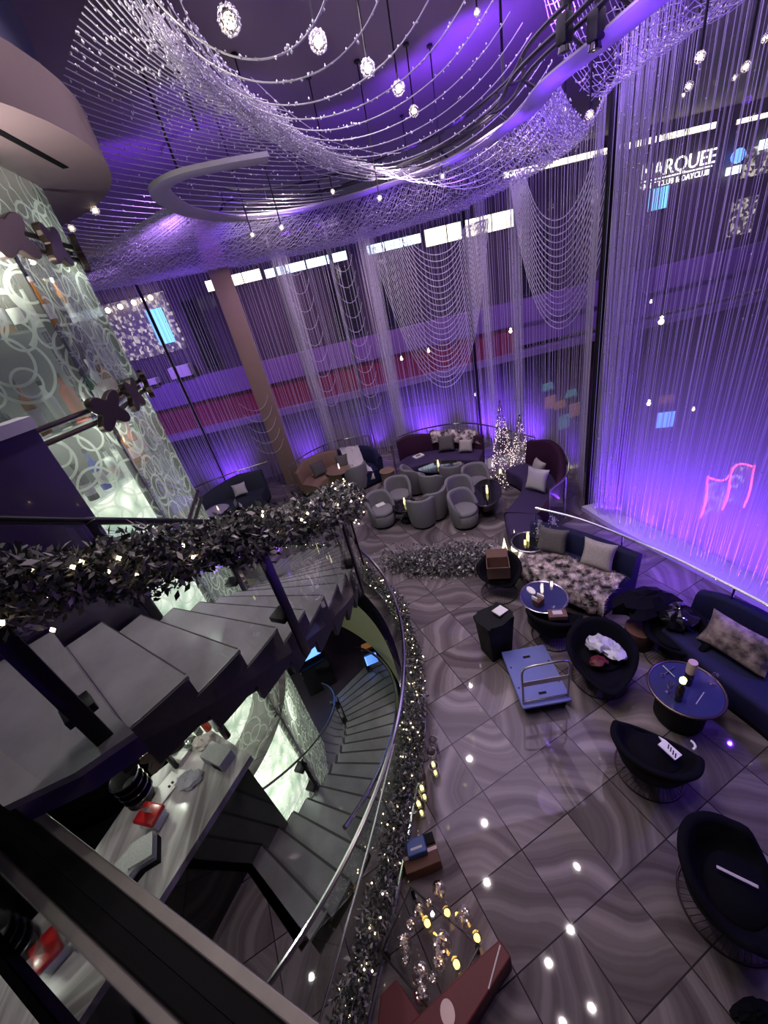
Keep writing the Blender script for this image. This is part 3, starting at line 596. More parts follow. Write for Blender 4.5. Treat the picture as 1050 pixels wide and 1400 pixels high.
for k, (key, off, mat, zt) in enumerate([('left', .3, 'haze_glass_low', 6.6), ('back_left', .3, 'haze_glass_low', 6.6), ('back', .3, 'haze_glass_low', 6.6), ('corner', .3, 'haze_glass_low', 6.8), ('right', .42, 'haze_glass', 7.6)]):
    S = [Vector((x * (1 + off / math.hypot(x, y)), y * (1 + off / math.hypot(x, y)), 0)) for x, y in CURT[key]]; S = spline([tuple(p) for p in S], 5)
    b = MB(); b.grid([[p + Vector((0, 0, .08)) for p in S], [p + Vector((0, 0, zt)) for p in S]]); o = b.build('window_%d' % (k + 1), mat, smooth=True); tag(o, 'tall curved window with glow haze painted on its foot behind the %s' % ['far left bead curtain', 'beads of the tan loveseat', 'nested bead loops', 'cone trees', 'wide right bead curtain'][k], kind='structure')
# ------------------------------------------------------------------ stairs
def annular(b, r0, r1, a0, a1, z0, z1, n=3):
    for i in range(n):
        p, q = a0 + (a1 - a0) * i / n, a0 + (a1 - a0) * (i + 1) / n
        b.hull8([pol(r0, p, z0), pol(r1, p, z0), pol(r1, q, z0), pol(r0, q, z0)], [pol(r0, p, z1), pol(r1, p, z1), pol(r1, q, z1), pol(r0, q, z1)])
def stair(root, A, Z, r0, r1, tread, side, rise, nz=0):
    for i in range(len(Z)):
        a0, a1 = A[i], A[i + 1]
        b = MB(); annular(b, r0, r1, a0, a1 + .5, Z[i] - .035, Z[i]); o = b.build('tread', tread, root, False, .006); b = MB(); nz and annular(b, r0 + .02, r1 - .02, a1 + .5 - nz, a1 + .5, Z[i] - .01, Z[i] + .003, 1); nz and b.build('tread_shade', 'tread_shade_dark', o, False)  # dark edge strip paints the shadow gap between treads
    b = MB()
    for i in range(len(Z)):
        a0, a1 = A[i], A[i + 1]
        annular(b, r1 - .03, r1 + .012, a0, a1, Z[i] - .36, Z[i] - .01); annular(b, r0 - .012, r0 + .03, a0, a1, Z[i] - .36, Z[i] - .01)
        b.hull8([pol(r0, a1, Z[i] - rise - .03), pol(r1, a1, Z[i] - rise - .03), pol(r1, a1 + .35, Z[i] - rise - .03), pol(r0, a1 + .35, Z[i] - rise - .03)], [pol(r0, a1, Z[i] - .03), pol(r1, a1, Z[i] - .03), pol(r1, a1 + .35, Z[i] - .03), pol(r0, a1 + .35, Z[i] - .03)])
    b.build('stringer', side, root, False)
    b = MB(); rows = []
    for a, z in zip(A, [Z[0] + rise] + list(Z)): rows.append([pol(r0, a, z - .40), pol(r1, a, z - .40)])
    b.grid(rows); b.build('soffit', 'stair_under', root, solid=.03)
NU = 21
UA = [-44.8 + 5.25 * i for i in range(NU + 1)]; UZ = [3.38 - .161 * i for i in range(NU)]
st = empty('staircase', 'upper curved stone staircase winding down round the bar tower', 'staircase')
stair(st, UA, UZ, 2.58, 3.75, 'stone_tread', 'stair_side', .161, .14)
LAND = [tuple(pol(3.75, -44.8).xy), (-1.45, 1.30), (-1.67, 1.16), (-1.95, 1.08), (-2.8, 1.62), (-3.3, 1.95)] + [tuple(pol(2.58, q).xy) for q in (-62, -53, -44.8)]
b = MB(); b.prism(LAND, 3.50, 3.541); b.build('landing', 'stone_tread', st, False)
b = MB(); b.prism([(x + (TC[0] - x) * .01, y + (TC[1] - y) * .01) for x, y in LAND], 3.34, 3.50); b.build('landing_edge', 'purple_gloss', st, False)
NL = 18
LA = [-47.6 + 4.85 * i for i in range(NL + 1)]; LZ = [-.0 - .165 * i for i in range(NL)]
sl = empty('staircase', 'lower curved staircase going down through the floor well', 'staircase')
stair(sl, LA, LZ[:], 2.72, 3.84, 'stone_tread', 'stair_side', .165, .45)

def balustrade(t, r, a_list, zf, hgt, post_idx, post_sz, rail_r, rail_mat, post_mat, bracket=True, pane_gap=.12):
    """curved glass: panes between posts, posts with two brackets, round top rail"""
    N = len(a_list); P = [pol(r, a, zf(a)) for a in a_list]
    rl = [p + Vector((0, 0, hgt)) for p in P]
    b = MB(); b.tube(rl, rail_r, 10); b.build('handrail', rail_mat, t)
    ks = [0] + [k for k in post_idx if 0 < k < N - 1] + [N - 1]
    for k0, k1 in zip(ks, ks[1:]):
        rows = [[P[i] + Vector((0, 0, pane_gap - .25)) for i in range(k0, k1 + 1)], [P[i] + Vector((0, 0, hgt - .06)) for i in range(k0, k1 + 1)]]
        b = MB(); b.grid(rows); b.build('pane', 'clear_glass', t)
    for k in post_idx:
        a = a_list[k]; out = Vector((math.cos(rad(a)), math.sin(rad(a)), 0)); c = P[k] + out * .05; rz = rad(a)
        b = MB(); b.box((0, 0, (hgt - .22) / 2), (post_sz[0], post_sz[1], hgt + .22), 0); o = b.build('post', post_mat, t, bevel=.006); o.location = c; o.rotation_euler = (0, 0, rz)
        if bracket:
            for hz in (.22, .78):
                b = MB(); b.box((-.06, 0, 0), (.13, .13, .05)); q = b.build('bracket', 'dark_metal', o, bevel=.005); q.location = (-.02, 0, hz * hgt)
def zup(a): return 3.541 if a < -47 else max(3.541 - .161 * ((a + 47.5) / 5.25 + .0), .0)
def zlo(a): return 0.0 if a < -47.6 else -.165 * ((a + 47.6) / 4.85)
ob = empty('glass_balustrade', 'outer glass balustrade of the upper stair with dark flat posts', 'balustrade')
UAo = [-50 + 2.0 * i for i in range(56)]
balustrade(ob, 3.84, UAo, zup, 1.03, [2, 11, 21, 31, 41], (.024, .08), .024, 'dark_metal', 'dark_metal')
ib = empty('glass_balustrade', 'inner glass balustrade of the upper stair beside the tower', 'balustrade')
UAi = [-86 + 2.0 * i for i in range(70)]
balustrade(ib, 2.54, UAi, zup, 1.03, [10, 27, 38, 50, 62], (.02, .07), .03, 'dark_metal', 'dark_metal')
lb = empty('glass_balustrade', 'outer glass balustrade of the lower stair with a polished rail', 'balustrade')
LAo = [-34 + 2.0 * i for i in range(38)]
balustrade(lb, 3.80, LAo, zlo, .95, [], (.02, .06), .026, 'chrome', 'dark_metal')
li = empty('glass_balustrade', 'inner glass balustrade of the lower stair with a thin rail', 'balustrade')
LAi = [-40 + 2.0 * i for i in range(40)]
balustrade(li, 2.70, LAi, zlo, .9, [8, 26], (.02, .05), .014, 'steel', 'dark_metal')
# balustrade round the floor well
RAILP = [Vector((-1.42, .30, 0)), Vector((-1.13, .9, 0)), Vector((-.80, 1.6, 0))] + arc(TC, 4.2, -24, 62, 44)
fb = empty('glass_balustrade', 'glass balustrade round the floor well carrying a lit garland', 'balustrade')
RP = resample(spline(RAILP[:4], 6)[:-1] + RAILP[3:], .12)
CI = arc(TC, 4.17, -56, 62, 70)
b = MB(); b.tube([p + Vector((0, 0, 1.0)) for p in CI], .024, 8); b.build('handrail', 'chrome', fb)
b = MB(); b.tube([p + Vector((0, 0, 1.0)) for p in RP if p.y < 2.4], .011, 8); b.build('side_rail', 'chrome', fb)
for off in (0.0, .09):
    b = MB(); b.tube([p + (Vector((p.x - TC[0], p.y - TC[1], 0)).normalized() * off) + Vector((0, 0, .03)) for p in RP], .022, 8); b.build('foot_rail', 'chrome', fb)
b = MB(); b.grid([[p + Vector((0, 0, .02)) for p in CI], [p + Vector((0, 0, .97)) for p in CI]]); b.build('pane', 'clear_glass', fb)
for k in range(3, len(RP), 12):
    b = MB(); b.lathe([(.012, 0), (.012, 1.0)], 8); o = b.build('post', 'steel', fb); o.location = RP[k]

# ------------------------------------------------------------------ bar tower
def uvquad(name, P, mat, parent, uvs):
    me = bpy.data.meshes.new(name); me.from_pydata([tuple(p) for p in P], [], [(0, 1, 2, 3)]); ul = me.uv_layers.new(name='UVMap')
    for i, u in enumerate(uvs): ul.data[i].uv = u
    return link(name, me, mat, parent, False)
tw = empty('bar_tower', 'tall faceted glass bar tower etched with frosted rings and lit inside', 'bar tower', (TC[0], TC[1], -4.6))
FA = [-9 + 36 * k for k in range(-4, 6)]; RV = 2.13
LV = [0, 1.45, 3.05, 4.7, 6.15, 7.75, 9.25, 10.55, 11.2]
def tp(a, z, r=RV): return Vector((r * math.cos(rad(a)), r * math.sin(rad(a)), z))
for i, a in enumerate(FA):
    a2 = a + 36; ch = (tp(a, 0) - tp(a2, 0)).length
    for k, (z0, z1) in enumerate(zip(LV, LV[1:])):
        if k in (3, 4) and a in (-81, -117): continue      # the serving side of the bar stays open
        g = .02; e0, e1 = tp(a + .6, 0), tp(a2 - .6, 0)
        uvquad('glass_panel', [e0 + Vector((0, 0, z0 + g)), e1 + Vector((0, 0, z0 + g)), e1 + Vector((0, 0, z1 - g)), e0 + Vector((0, 0, z1 - g))], 'ring_glass', tw, [(i * 1.7, z0), (i * 1.7 + ch, z0), (i * 1.7 + ch, z1), (i * 1.7, z1)])
    b = MB(); b.tube([tp(a, 0, RV - .05), tp(a, 11.2, RV - .05)], .03, 6); b.build('mullion', 'dark_metal', tw)
for k, z in enumerate((7.75, 9.25, 10.55)):      # dark clamp rings with lobed fittings
    b = MB(); q = [p for p in [tp(a, z, RV + .01) for a in FA]]
    for i, a in enumerate(FA):
        p, r_ = tp(a, z, RV + .02), tp(a + 36, z, RV + .02); [b.tube([p + Vector((0, 0, q)), r_ + Vector((0, 0, q))], .022, 8) for q in (-.055, .055)]
    b.build('clamp_ring', 'bronze_metal', tw)
for z in (9.25, 10.55, 6.15):
    for a in (-81, -45, -9, 27, 9):
        f = 1 if a != 9 else .965
        b = MB(); lobe = [(( .145 + .05 * math.cos(4 * q + PI)) * math.cos(q) * 1.25, (.145 + .05 * math.cos(4 * q + PI)) * math.sin(q)) for q in [2 * PI * k / 48 for k in range(48)]]
        b.prism(lobe, -.03, .03, Matrix(((0, 0, 1, 0), (1, 0, 0, 0), (0, 1, 0, 0), (0, 0, 0, 1))))
        o = b.build('clamp', 'bronze_metal', tw, False, .008); o.location = tp(a, z, (RV + .04) * f); o.rotation_euler = (0, 0, rad(a))
for z in (7.72, 8.57, 9.22, 9.95, 10.5):
    b = MB(); b.lathe([(1.55, 0), (1.98, 0), (1.98, .02), (1.55, .02), (1.55, 0)], 40, (0, 0, z)); b.build('shelf', 'clear_glass', tw)
b = MB(); b.lathe([(1.62, 0), (1.62, 8.55)], 40); b.build('backlit_core', 'backlight', tw)
b = MB(); b.lathe([(1.5, 8.55), (1.5, 11.2)], 40); b.build('core', 'stair_under', tw)
for a in (-60, -20, 20):
    p = pol(1.78, a, 5.9); point('tower_lamp', p, 14, (.92, 1, .86), .02)
    p = pol(1.80, a + 12, 4.55); point('tower_lamp', p, 10, (.95, 1, .88), .02)
for a, z in ((-50, 1.9), (-10, 1.4), (5, -.6), (-25, -1.0)): point('tower_lamp', pol(1.86, a, z), 12, (.9, 1, .84), .03)
# soffit drum over the tower
cp = empty('soffit_drum', 'round ceiling drum with pale underside above the bar tower', 'soffit', (TC[0], TC[1], 6.5), kind='structure')
b = MB(); b.lathe([(0, 0), (2.72, 0)], 64); b.build('underside', 'cap_soffit', cp, solid=.02)
b = MB(); b.lathe([(2.73, -.01), (2.73, .34)], 64); b.build('lower_band', 'cap_brown', cp, solid=.02)
b = MB(); b.lathe([(2.73, .34), (2.56, .34), (2.56, 1.7)], 64); b.build('upper_band', 'cap_navy', cp, solid=.02)
b = MB(); q0 = at(-40, 158, 6.485) - cp.location; q1 = at(90, 229, 6.485) - cp.location; d = (q1 - q0); b.box((q0 + q1) / 2, (d.length, .05, .012), math.atan2(d.y, d.x)); b.build('slot', 'void_black', cp, False)
spot('soffit_light', pol(2.2, -20, 5.6), pol(2.4, -8, 6.5), 230, (1, .93, .82), 150, 1, .3)
# dark glossy screen round the tower's foot on the upper level
b = MB(); O = arc(TC, 2.46, -29.7, -110, 30); I = arc(TC, 2.32, -110, -29.7, 30)
b.prism([tuple(p.xy) for p in O] + [tuple(p.xy) for p in I], 2.5, 4.78); o = b.build('bar_screen', 'purple_gloss', angle=30); tag(o, 'glossy dark purple curved screen in front of the bar tower', 'screen')
c_ = MB(); c_.prism([tuple(p.xy) for p in arc(TC, 2.48, -29.4, -110, 30)] + [tuple(p.xy) for p in arc(TC, 2.30, -110, -29.4, 30)], 4.78, 4.86); c_.build('coping', 'ledge_white', o)
# ------------------------------------------------------------------ bead curtains
def curtain(key, label, zt0, zt1, layers, z0=.02):
    P0 = spline([(x, y, 0) for x, y in CURT[key]], 10)
    T, B_, R_ = [], [], []
    for off, step, r in layers:
        P = resample(P0, step); n = len(P)
        for i, p in enumerate(P):
            k = math.hypot(p.x, p.y); t = i / max(1, n - 1); ux, uy = p.x / k * off, p.y / k * off
            j = random.uniform(-.3, .3) * step; q = P[min(i + 1, n - 1)] - P[max(i - 1, 0)]; q.normalize()
            jb = j + random.gauss(0, .012)
            T.append((p.x + ux + q.x * j, p.y + uy + q.y * j, zt0 + (zt1 - zt0) * t + random.uniform(0, .06))); B_.append((p.x + ux + q.x * jb, p.y + uy + q.y * jb, z0)); R_.append(r * random.uniform(.8, 1.15))
    o = strand_mesh('bead_curtain', T, B_, R_, 'strand'); tag(o, label, 'bead curtain', kind='stuff')
    T = np.array(T); B_ = np.array(B_); n = int(len(T) * 2.6); i = rng.integers(0, len(T), n); u = rng.random(n)[:, None]
    octas('crystal_bead', T[i] * u + B_[i] * (1 - u), rng.uniform(.006, .014, n), 'crystal', o, 1.6)
    return o
curtain('left', 'straight violet-lit bead curtain at the far left behind the dark sofa', 6.35, 6.25, [(0, .085, .006), (.18, .12, .004)])
curtain('back_left', 'bead curtain with small stacked swags behind the tan loveseat', 6.2, 6.12, [(0, .085, .006), (.15, .11, .004)])
curtain('back', 'bead curtain with the big nested swags behind the purple sofa', 6.1, 6.2, [(0, .11, .006), (.2, .20, .004)])
curtain('corner', 'bead curtain between the lit cone trees and the corner post', 6.25, 6.7, [(0, .10, .006), (.2, .16, .004)])
curtain('right', 'wide dense bead curtain glowing violet behind the navy sofas', 6.75, 7.2, [(0, .10, .0055), (.14, .10, .0035), (.30, .07, .003)], .11)

def cat_path(a, b, sag, n=22):
    a, b = Vector(a), Vector(b); out = []
    for i in range(n + 1):
        t = i / n; p = a.lerp(b, t); s = (math.cosh(2 * (2 * t - 1)) - math.cosh(2)) / (math.cosh(2) - 1); p.z += s * sag; out.append(p)
    return out
def swag_set(label, paths, r=.0105, beads=30, mat='strand_warm'):
    o = path_strands('bead_swag', paths, r, mat); tag(o, label, 'bead swag', kind='stuff')
    C = []
    for P in paths:
        for _ in range(beads):
            i = random.randrange(len(P) - 1); C.append(tuple(Vector(P[i]).lerp(Vector(P[i + 1]), random.random()) + Vector((random.gauss(0, .01), random.gauss(0, .01), random.gauss(0, .01)))))
    octas('crystal_bead', C, rng.uniform(.006, .014, len(C)), 'crystal', o, 1.4)
    return o
def lp(a, b, t): return (a[0] + (b[0] - a[0]) * t, a[1] + (b[1] - a[1]) * t)
P_ = []
for k in range(24):
    t = k / 23; a = atd(*lp((556, 322), (508, 338), t), 12.0); c = atd(*lp((636, 308), (668, 298), t), 11.9); P_.append(cat_path(a, c, .5 + 3.25 * t))
swag_set('big set of nested bead loops behind the purple sofa', P_)
P_ = []
for k in range(17):
    t = k / 16; a = atd(*lp((716, 232), (697, 246), t), 10.6); c = atd(*lp((812, 212), (858, 195), t), 9.4); P_.append(cat_path(a, c, .85 + 1.9 * t))
swag_set('nested bead loops left of the tall corner post', P_)
P_ = []
for (u0, v0, u1, v1, D, n, w_) in [(405, 375, 450, 560, 12.5, 9, .30), (470, 370, 513, 565, 12.4, 11, .30), (352, 560, 372, 625, 12.4, 5, .42)]:
    top, bot = atd(u0, v0, D), atd(u1, v1, D); d = Vector((top.y, -top.x, 0)).normalized() * w_
    for k in range(n):
        c = top.lerp(bot, k / (n - 1)); c.x, c.y = top.x * 1.0, top.y * 1.0; P_.append(cat_path(c - d + Vector((0, 0, .32)), c + d + Vector((0, 0, .32)), .34, 12))
swag_set('small stacked bead loops in the left curtains', P_, .007, 10)
def bundle(label, u0, v0, D, n, rad0, lean=(0, 0), z1=None, zb=.03):
    c = atd(u0, v0, D); T, B_ = [], []
    for _ in range(n):
        a, q = random.uniform(0, 6.28), rad0 * random.random() ** .6
        T.append((c.x + q * math.cos(a) * 1.3, c.y + q * math.sin(a) * 1.3, z1 or 6.2)); a2 = a + random.gauss(0, .3); B_.append((c.x + lean[0] + q * .9 * math.cos(a2), c.y + lean[1] + q * .9 * math.sin(a2), zb))
    o = strand_mesh('bead_bundle', T, B_, .0045, 'strand'); tag(o, label, 'bead bundle', kind='stuff')
    T, B_ = np.array(T), np.array(B_); m_ = n * 8; i = rng.integers(0, n, m_); u = rng.random(m_)[:, None]; octas('crystal_bead', T[i] * u + B_[i] * (1 - u), rng.uniform(.007, .014, m_), 'crystal', o, 1.5)
bundle('thick gathered bead bundle left of the nested loops', 503, 350, 12.0, 60, .20)
bundle('gathered bead bundle right of the tan column', 395, 400, 12.1, 44, .19)
bundle('thin gathered bead bundle at the dark post by the cone trees', 660, 320, 11.6, 26, .13)
bundle('gathered bead bundle left of the right loops', 704, 300, 10.6, 26, .12)
bundle('thick gathered bead bundle round the tall corner post', 868, 300, 8.0, 80, .26, z1=7.2)
bundle('thin gathered bead bundle left of the corner post', 845, 300, 8.5, 34, .14, z1=7.0)

# ------------------------------------------------------------------ lighting ring and bead net over the lounge
RC = [(x, y, 6.62) for x, y in [(-.35, 6.36), (-.9, 6.24), (-1.5, 6.25), (-1.95, 6.7), (-2.1, 7.6), (-2.05, 8.7), (-1.47, 10.25), (-.1, 10.95), (1.52, 10.55), (2.8, 9.5), (3.35, 7.6), (3.2, 6.3), (3.3, 5.3), (3.35, 4.6), (3.6, 3.6)]]
ring = empty('lighting_ring', 'big open curved lighting ring with black truss hung under the ceiling', 'lighting ring')
RS = spline(RC, 8)
def offs(P, d, dz=0):
    out = []
    for i, p in enumerate(P):
        t = P[min(i + 1, len(P) - 1)] - P[max(i - 1, 0)]; t.normalize(); nn = Vector((-t.y, t.x, 0)); out.append(p + nn * d + Vector((0, 0, dz)))
    return out
b = MB(); b.grid([offs(RS, .0, .05), offs(RS, .0, 0), offs(RS, -.20, -.02), offs(RS, -.28, .04), offs(RS, -.26, .07), offs(RS, .0, .05)]); b.build('flange', 'ring_paint', ring, angle=50)
for d, z in ((-.34, .2), (-.34, .42), (-.52, .2)):
    b = MB(); b.tube(offs(RS, d, z)[44:], .024, 6); b.build('truss_rail', 'truss_black', ring)
q1, q2, q3 = offs(RS, -.34, .2), offs(RS, -.34, .42), offs(RS, -.52, .2)
for i in range(44, len(RS), 7):
    b = MB(); b.tube([q1[i], q2[i]], .02, 6); b.tube([q1[i], q3[i]], .02, 6); b.tube([offs(RS, -.1, .04)[i], q1[i]], .02, 6); b.build('strut', 'truss_black', ring)
for i in (10, 34, 56, 80, 92):
    if i < len(RS):
        b = MB(); b.tube([q2[i], q2[i] + Vector((0, 0, 8.2 - q2[i].z))], .018, 6); b.build('hanger', 'truss_black', ring)
# dark moving-head fixtures near the top right
for (u, v, D, lab) in [(772, 40, 6.3, 'dark spotlight arm hanging at the top right'), (815, 35, 6.2, 'black stage light beside the spotlight arm')]:
    p = atd(u, v, D); t = empty('stage_light', lab, 'stage light', tuple(p))
    b = MB(); b.tube([(0, 0, .15), (-.02, .02, 8.2 - p.z)], .03, 8); b.build('arm', 'truss_black', t); b = MB(); b.box((0, 0, 0), (.13, .13, .22), .4); b.build('housing', 'truss_black', t, bevel=.03)
    b = MB(); b.lathe([(.05, 0), (.062, -.05), (.0, -.06)], 16, (0, 0, -.11)); b.build('lens', 'black_gloss', t)
# net: round and crossing strands from the ring to the curtain heads
TOPC = []
for key, z0, z1 in [('left', 6.35, 6.25), ('back_left', 6.2, 6.12), ('back', 6.1, 6.2), ('corner', 6.25, 6.7)]:
    S = spline([(x, y, 0) for x, y in CURT[key]], 10); TOPC += [Vector((p.x, p.y, z0 + (z1 - z0) * i / len(S))) for i, p in enumerate(S)]
TOPC = resample(TOPC, .12); INN = resample(spline(RC[4:12], 10), .1)
def at_t(P, t): 
    x = t * (len(P) - 1); i = min(int(x), len(P) - 2); return P[i].lerp(P[i + 1], x - i)
def netpt(t, s, sag=.42):
    p = at_t(INN, t).lerp(at_t(TOPC, t), s); p.z -= sag * 4 * s * (1 - s) * (.5 + .5 * s); return p
P_ = []
for k in range(30):
    s = .02 + .97 * k / 29; P_.append([netpt(i / 150, s + .012 * math.sin(i * .8 + k)) + Vector((0, 0, .035 * math.sin(i * 1.9 + k * 2.2))) for i in range(151)])
for k in range(300):
    t = (k + random.random()) / 300; P_.append([netpt(t, s / 10) for s in range(11)])
o = path_strands('crystal_net', P_, .0048, 'strand'); tag(o, 'glittering bead net sagging from the lighting ring to the curtain heads', 'bead net', kind='stuff')
C = [tuple(netpt(random.random(), random.random()) + Vector((0, 0, random.gauss(0, .03)))) for _ in range(5200)]
octas('crystal_bead', C, rng.uniform(.008, .018, len(C)), 'crystal', o)
# right bay net
RT = spline([(x, y, 0) for x, y in CURT['right']], 10); RT = [Vector((p.x, p.y, 6.75 + .45 * i / len(RT))) for i, p in enumerate(RT)]; RI = spline([(2.6, 6.0, 7.7), (2.9, 4.6, 7.8), (3.3, 3.2, 7.9), (3.6, 1.5, 8.0)], 10)
def netr(t, s):
    p = at_t(RI, t).lerp(at_t(RT, t), s); p.z -= .75 * 4 * s * (1 - s) * (.4 + .6 * s); return p
P_ = [[netr(i / 60, .04 + .94 * k / 21) + Vector((0, 0, .03 * math.sin(i * 1.3 + k * 2))) for i in range(61)] for k in range(22)] + [[netr((k + random.random()) / 90, s / 12) for s in range(13)] for k in range(90)]
o = path_strands('crystal_net', P_, .0045, 'strand'); tag(o, 'bead net bulging over the right curtain at the top right', 'bead net', kind='stuff')
octas('crystal_bead', [tuple(netr(random.random(), random.random())) for _ in range(1400)], rng.uniform(.008, .016, 1400), 'crystal', o)
# long ceiling swags running from the ridge bundle to the right
def ridge(t):
    K = [(188, -30, 4.7), (230, 35, 5.4), (280, 95, 6.2), (335, 140, 7.1), (390, 175, 8.0), (450, 210, 9.0), (520, 232, 10.0), (585, 236, 10.5)]
    x = t * (len(K) - 1); i = min(int(x), len(K) - 2); f = x - i; return atd(*[K[i][j] + (K[i + 1][j] - K[i][j]) * f for j in range(3)])
def rightend(t):
    K = [(455, -40, 5.0), (520, -30, 5.4), (590, -25, 5.8), (655, -10, 6.6), (705, 20, 7.4), (740, 60, 8.2), (765, 100, 8.8), (770, 140, 9.2)]
    x = t * (len(K) - 1); i = min(int(x), len(K) - 2); f = x - i; return atd(*[K[i][j] + (K[i + 1][j] - K[i][j]) * f for j in range(3)])
P_ = [cat_path(ridge(t), rightend(t), .42 + .15 * t, 26) for t in [0, .16, .3, .4, .48, .55, .61, .66, .71, .76, .80, .84, .88, .92, .96, 1.0]]
swag_set('long separate bead swags crossing under the ceiling to the right', P_, .0085, 45)
P_ = []
for k in range(120):
    t0 = random.uniform(0, .55); t1 = min(1, t0 + random.uniform(.2, .55)); n = 16; jit = Vector((random.gauss(0, .10), random.gauss(0, .10), random.gauss(0, .07)))
    P_.append([ridge(t0 + (t1 - t0) * i / n) + jit + Vector((0, 0, -.12 * math.sin(PI * i / n))) for i in range(n + 1)])
swag_set('thick glittering ridge of gathered beads running down from the top', P_, .0055, 26)
def leftstart(t):
    K = [(150, -60, 4.2), (110, 20, 4.6), (85, 110, 5.6), (70, 200, 7.2), (70, 290, 9.5), (90, 345, 11)]
    x = t * (len(K) - 1); i = min(int(x), len(K) - 2); f = x - i; return atd(*[K[i][j] + (K[i + 1][j] - K[i][j]) * f for j in range(3)])
def leftend(t):
    K = [(262, 70, 5.9), (320, 130, 6.9), (390, 175, 8.0), (450, 212, 9.0), (470, 262, 10.6), (400, 300, 11.2), (300, 330, 11.8)]
    x = t * (len(K) - 1); i = min(int(x), len(K) - 2); f = x - i; return atd(*[K[i][j] + (K[i + 1][j] - K[i][j]) * f for j in range(3)])
P_ = [cat_path(leftstart(k / 47), leftend(k / 47), .16, 18) for k in range(48)]
swag_set('parallel bead strands stretched from the left to the ridge', P_, .006, 26, 'strand')
# pendant globe lamps
def pendant(name, u, v, s, dia, lab, group):
    c = math.sqrt(((u - 525) / FPX) ** 2 + ((v - 700) / FPX) ** 2 + 1); p = atd(u, v, dia * FPX / s * c)
    t = empty(name, lab, 'pendant lamp', tuple(p), 0, group); dia *= .82
    b = MB(); b.ball((0, 0, 0), dia / 2, 18); b.build('globe', 'votive_glass', t)
    C = []
    for _ in range(70):
        d = Vector((random.gauss(0, 1), random.gauss(0, 1), random.gauss(0, 1))).normalized() * dia * .5; C.append(tuple(d))
    octas('crystal_facet', C, dia * .07, 'crystal', t)['kind'] = 'stuff'
    b = MB(); b.ball((0, 0, 0), dia * .27, 10); b.build('bulb', 'lamp_white', t)
    b = MB(); b.tube([(0, 0, dia * .5), (0, 0, max(.1, 8.18 - p.z))], .012, 6); b.lathe([(.05, -.03), (.05, .0)], 12, (0, 0, max(.1, 8.19 - p.z))); b.build('cord', 'truss_black', t)
    return t
ORD = ['first', 'second', 'third', 'fourth', 'fifth', 'sixth', 'seventh', 'eighth', 'ninth', 'tenth', 'eleventh', 'twelfth']
for k, (u, v, s) in enumerate([(313, 28, 36), (435, 57, 29), (503, 93, 23), (545, 121, 20), (566, 152, 16)]):
    pendant('pendant_lamp', u, v, s, .2, 'glowing crystal globe pendant, %s from the left in the curving row' % ORD[k], 'globe pendants in a curving row')
for u, v, s, lab in [(130, 288, 13, 'crystal globe pendant beside the soffit drum'), (98, 312, 11, 'small crystal lamp under the soffit drum'), (345, 321, 8, 'small lamp in the net above the tan column'), (385, 311, 9, 'brighter small lamp right of the one above the tan column'), (455, 262, 8, 'small lamp in the net over the gathered bundle'), (519, 271, 8, 'small lamp in the net under the lighting ring'), (605, 241, 8, 'small lamp in the net right of centre'), (560, 240, 6, 'tiny lamp in the net between two brighter ones'), (652, 17, 11, 'lone small lamp at the top of the ceiling'), (806, 157, 13, 'crystal lamp left of the corner post'), (772, 150, 8, 'small lamp left of the crystal lamp by the post'), (808, 170, 8, 'small lamp just under the crystal lamp by the post'), (957, 78, 16, 'big crystal lamp in the right bay net'), (1020, 91, 14, 'crystal lamp right of the big one in the right bay'), (1005, 106, 9, 'small lamp between the right bay crystal lamps'), (942, 118, 13, 'crystal lamp below the big one in the right bay'), (934, 130, 8, 'small lamp lowest in the right bay net'), (1047, 52, 13, 'crystal lamp at the top right edge')]:
    pendant('net_lamp', u, v, s, .11, lab, 'small lamps in the bead nets')
# ------------------------------------------------------------------ guard rails along the curtain
def guard_rail(pts, label, hgt=1.0):
    t = empty('guard_rail', label, 'guard rail'); P = resample(spline([(x, y, 0) for x, y in pts], 8), .15)
    b = MB(); b.tube([p + Vector((0, 0, hgt)) for p in P], .02, 8); b.build('handrail', 'chrome', t)
    b = MB(); b.grid([[p + Vector((0, 0, .05)) for p in P], [p + Vector((0, 0, hgt - .04)) for p in P]]); b.build('pane', 'clear_glass', t)
    for i in list(range(0, len(P), 10)) + [len(P) - 1]:
        b = MB(); b.lathe([(.035, 0), (.035, .012), (.013, .012), (.013, hgt)], 10); o = b.build('post', 'chrome', t); o.location = P[i]
guard_rail([(-6.4, 9.6), (-5.4, 10.9), (-4.2, 11.5), (-3.1, 11.75)], 'curved guard rail behind the dark sofa at the far left')
guard_rail([(-2.4, 10.9), (-1.86, 11.62), (-1.2, 12.05), (-.58, 12.1), (.1, 11.9)], 'curved guard rail behind the tan loveseat')
guard_rail([(.62, 10.65), (.9, 11.15), (1.63, 11.35), (2.6, 11.2), (3.2, 10.7), (3.63, 9.9), (4.05, 8.95)], 'curved guard rail behind the purple sofa and cone trees')
guard_rail([(4.25, 8.3), (4.12, 7.5), (3.75, 6.85), (3.2, 6.45)], 'short curved guard rail wrapping the high plum sofa')
guard_rail([(2.72, 6.0), (3.22, 5.35), (3.72, 4.3), (3.97, 3.55), (4.17, 2.8), (4.3, 1.8), (4.3, .6)], 'long guard rail behind the navy sofas')

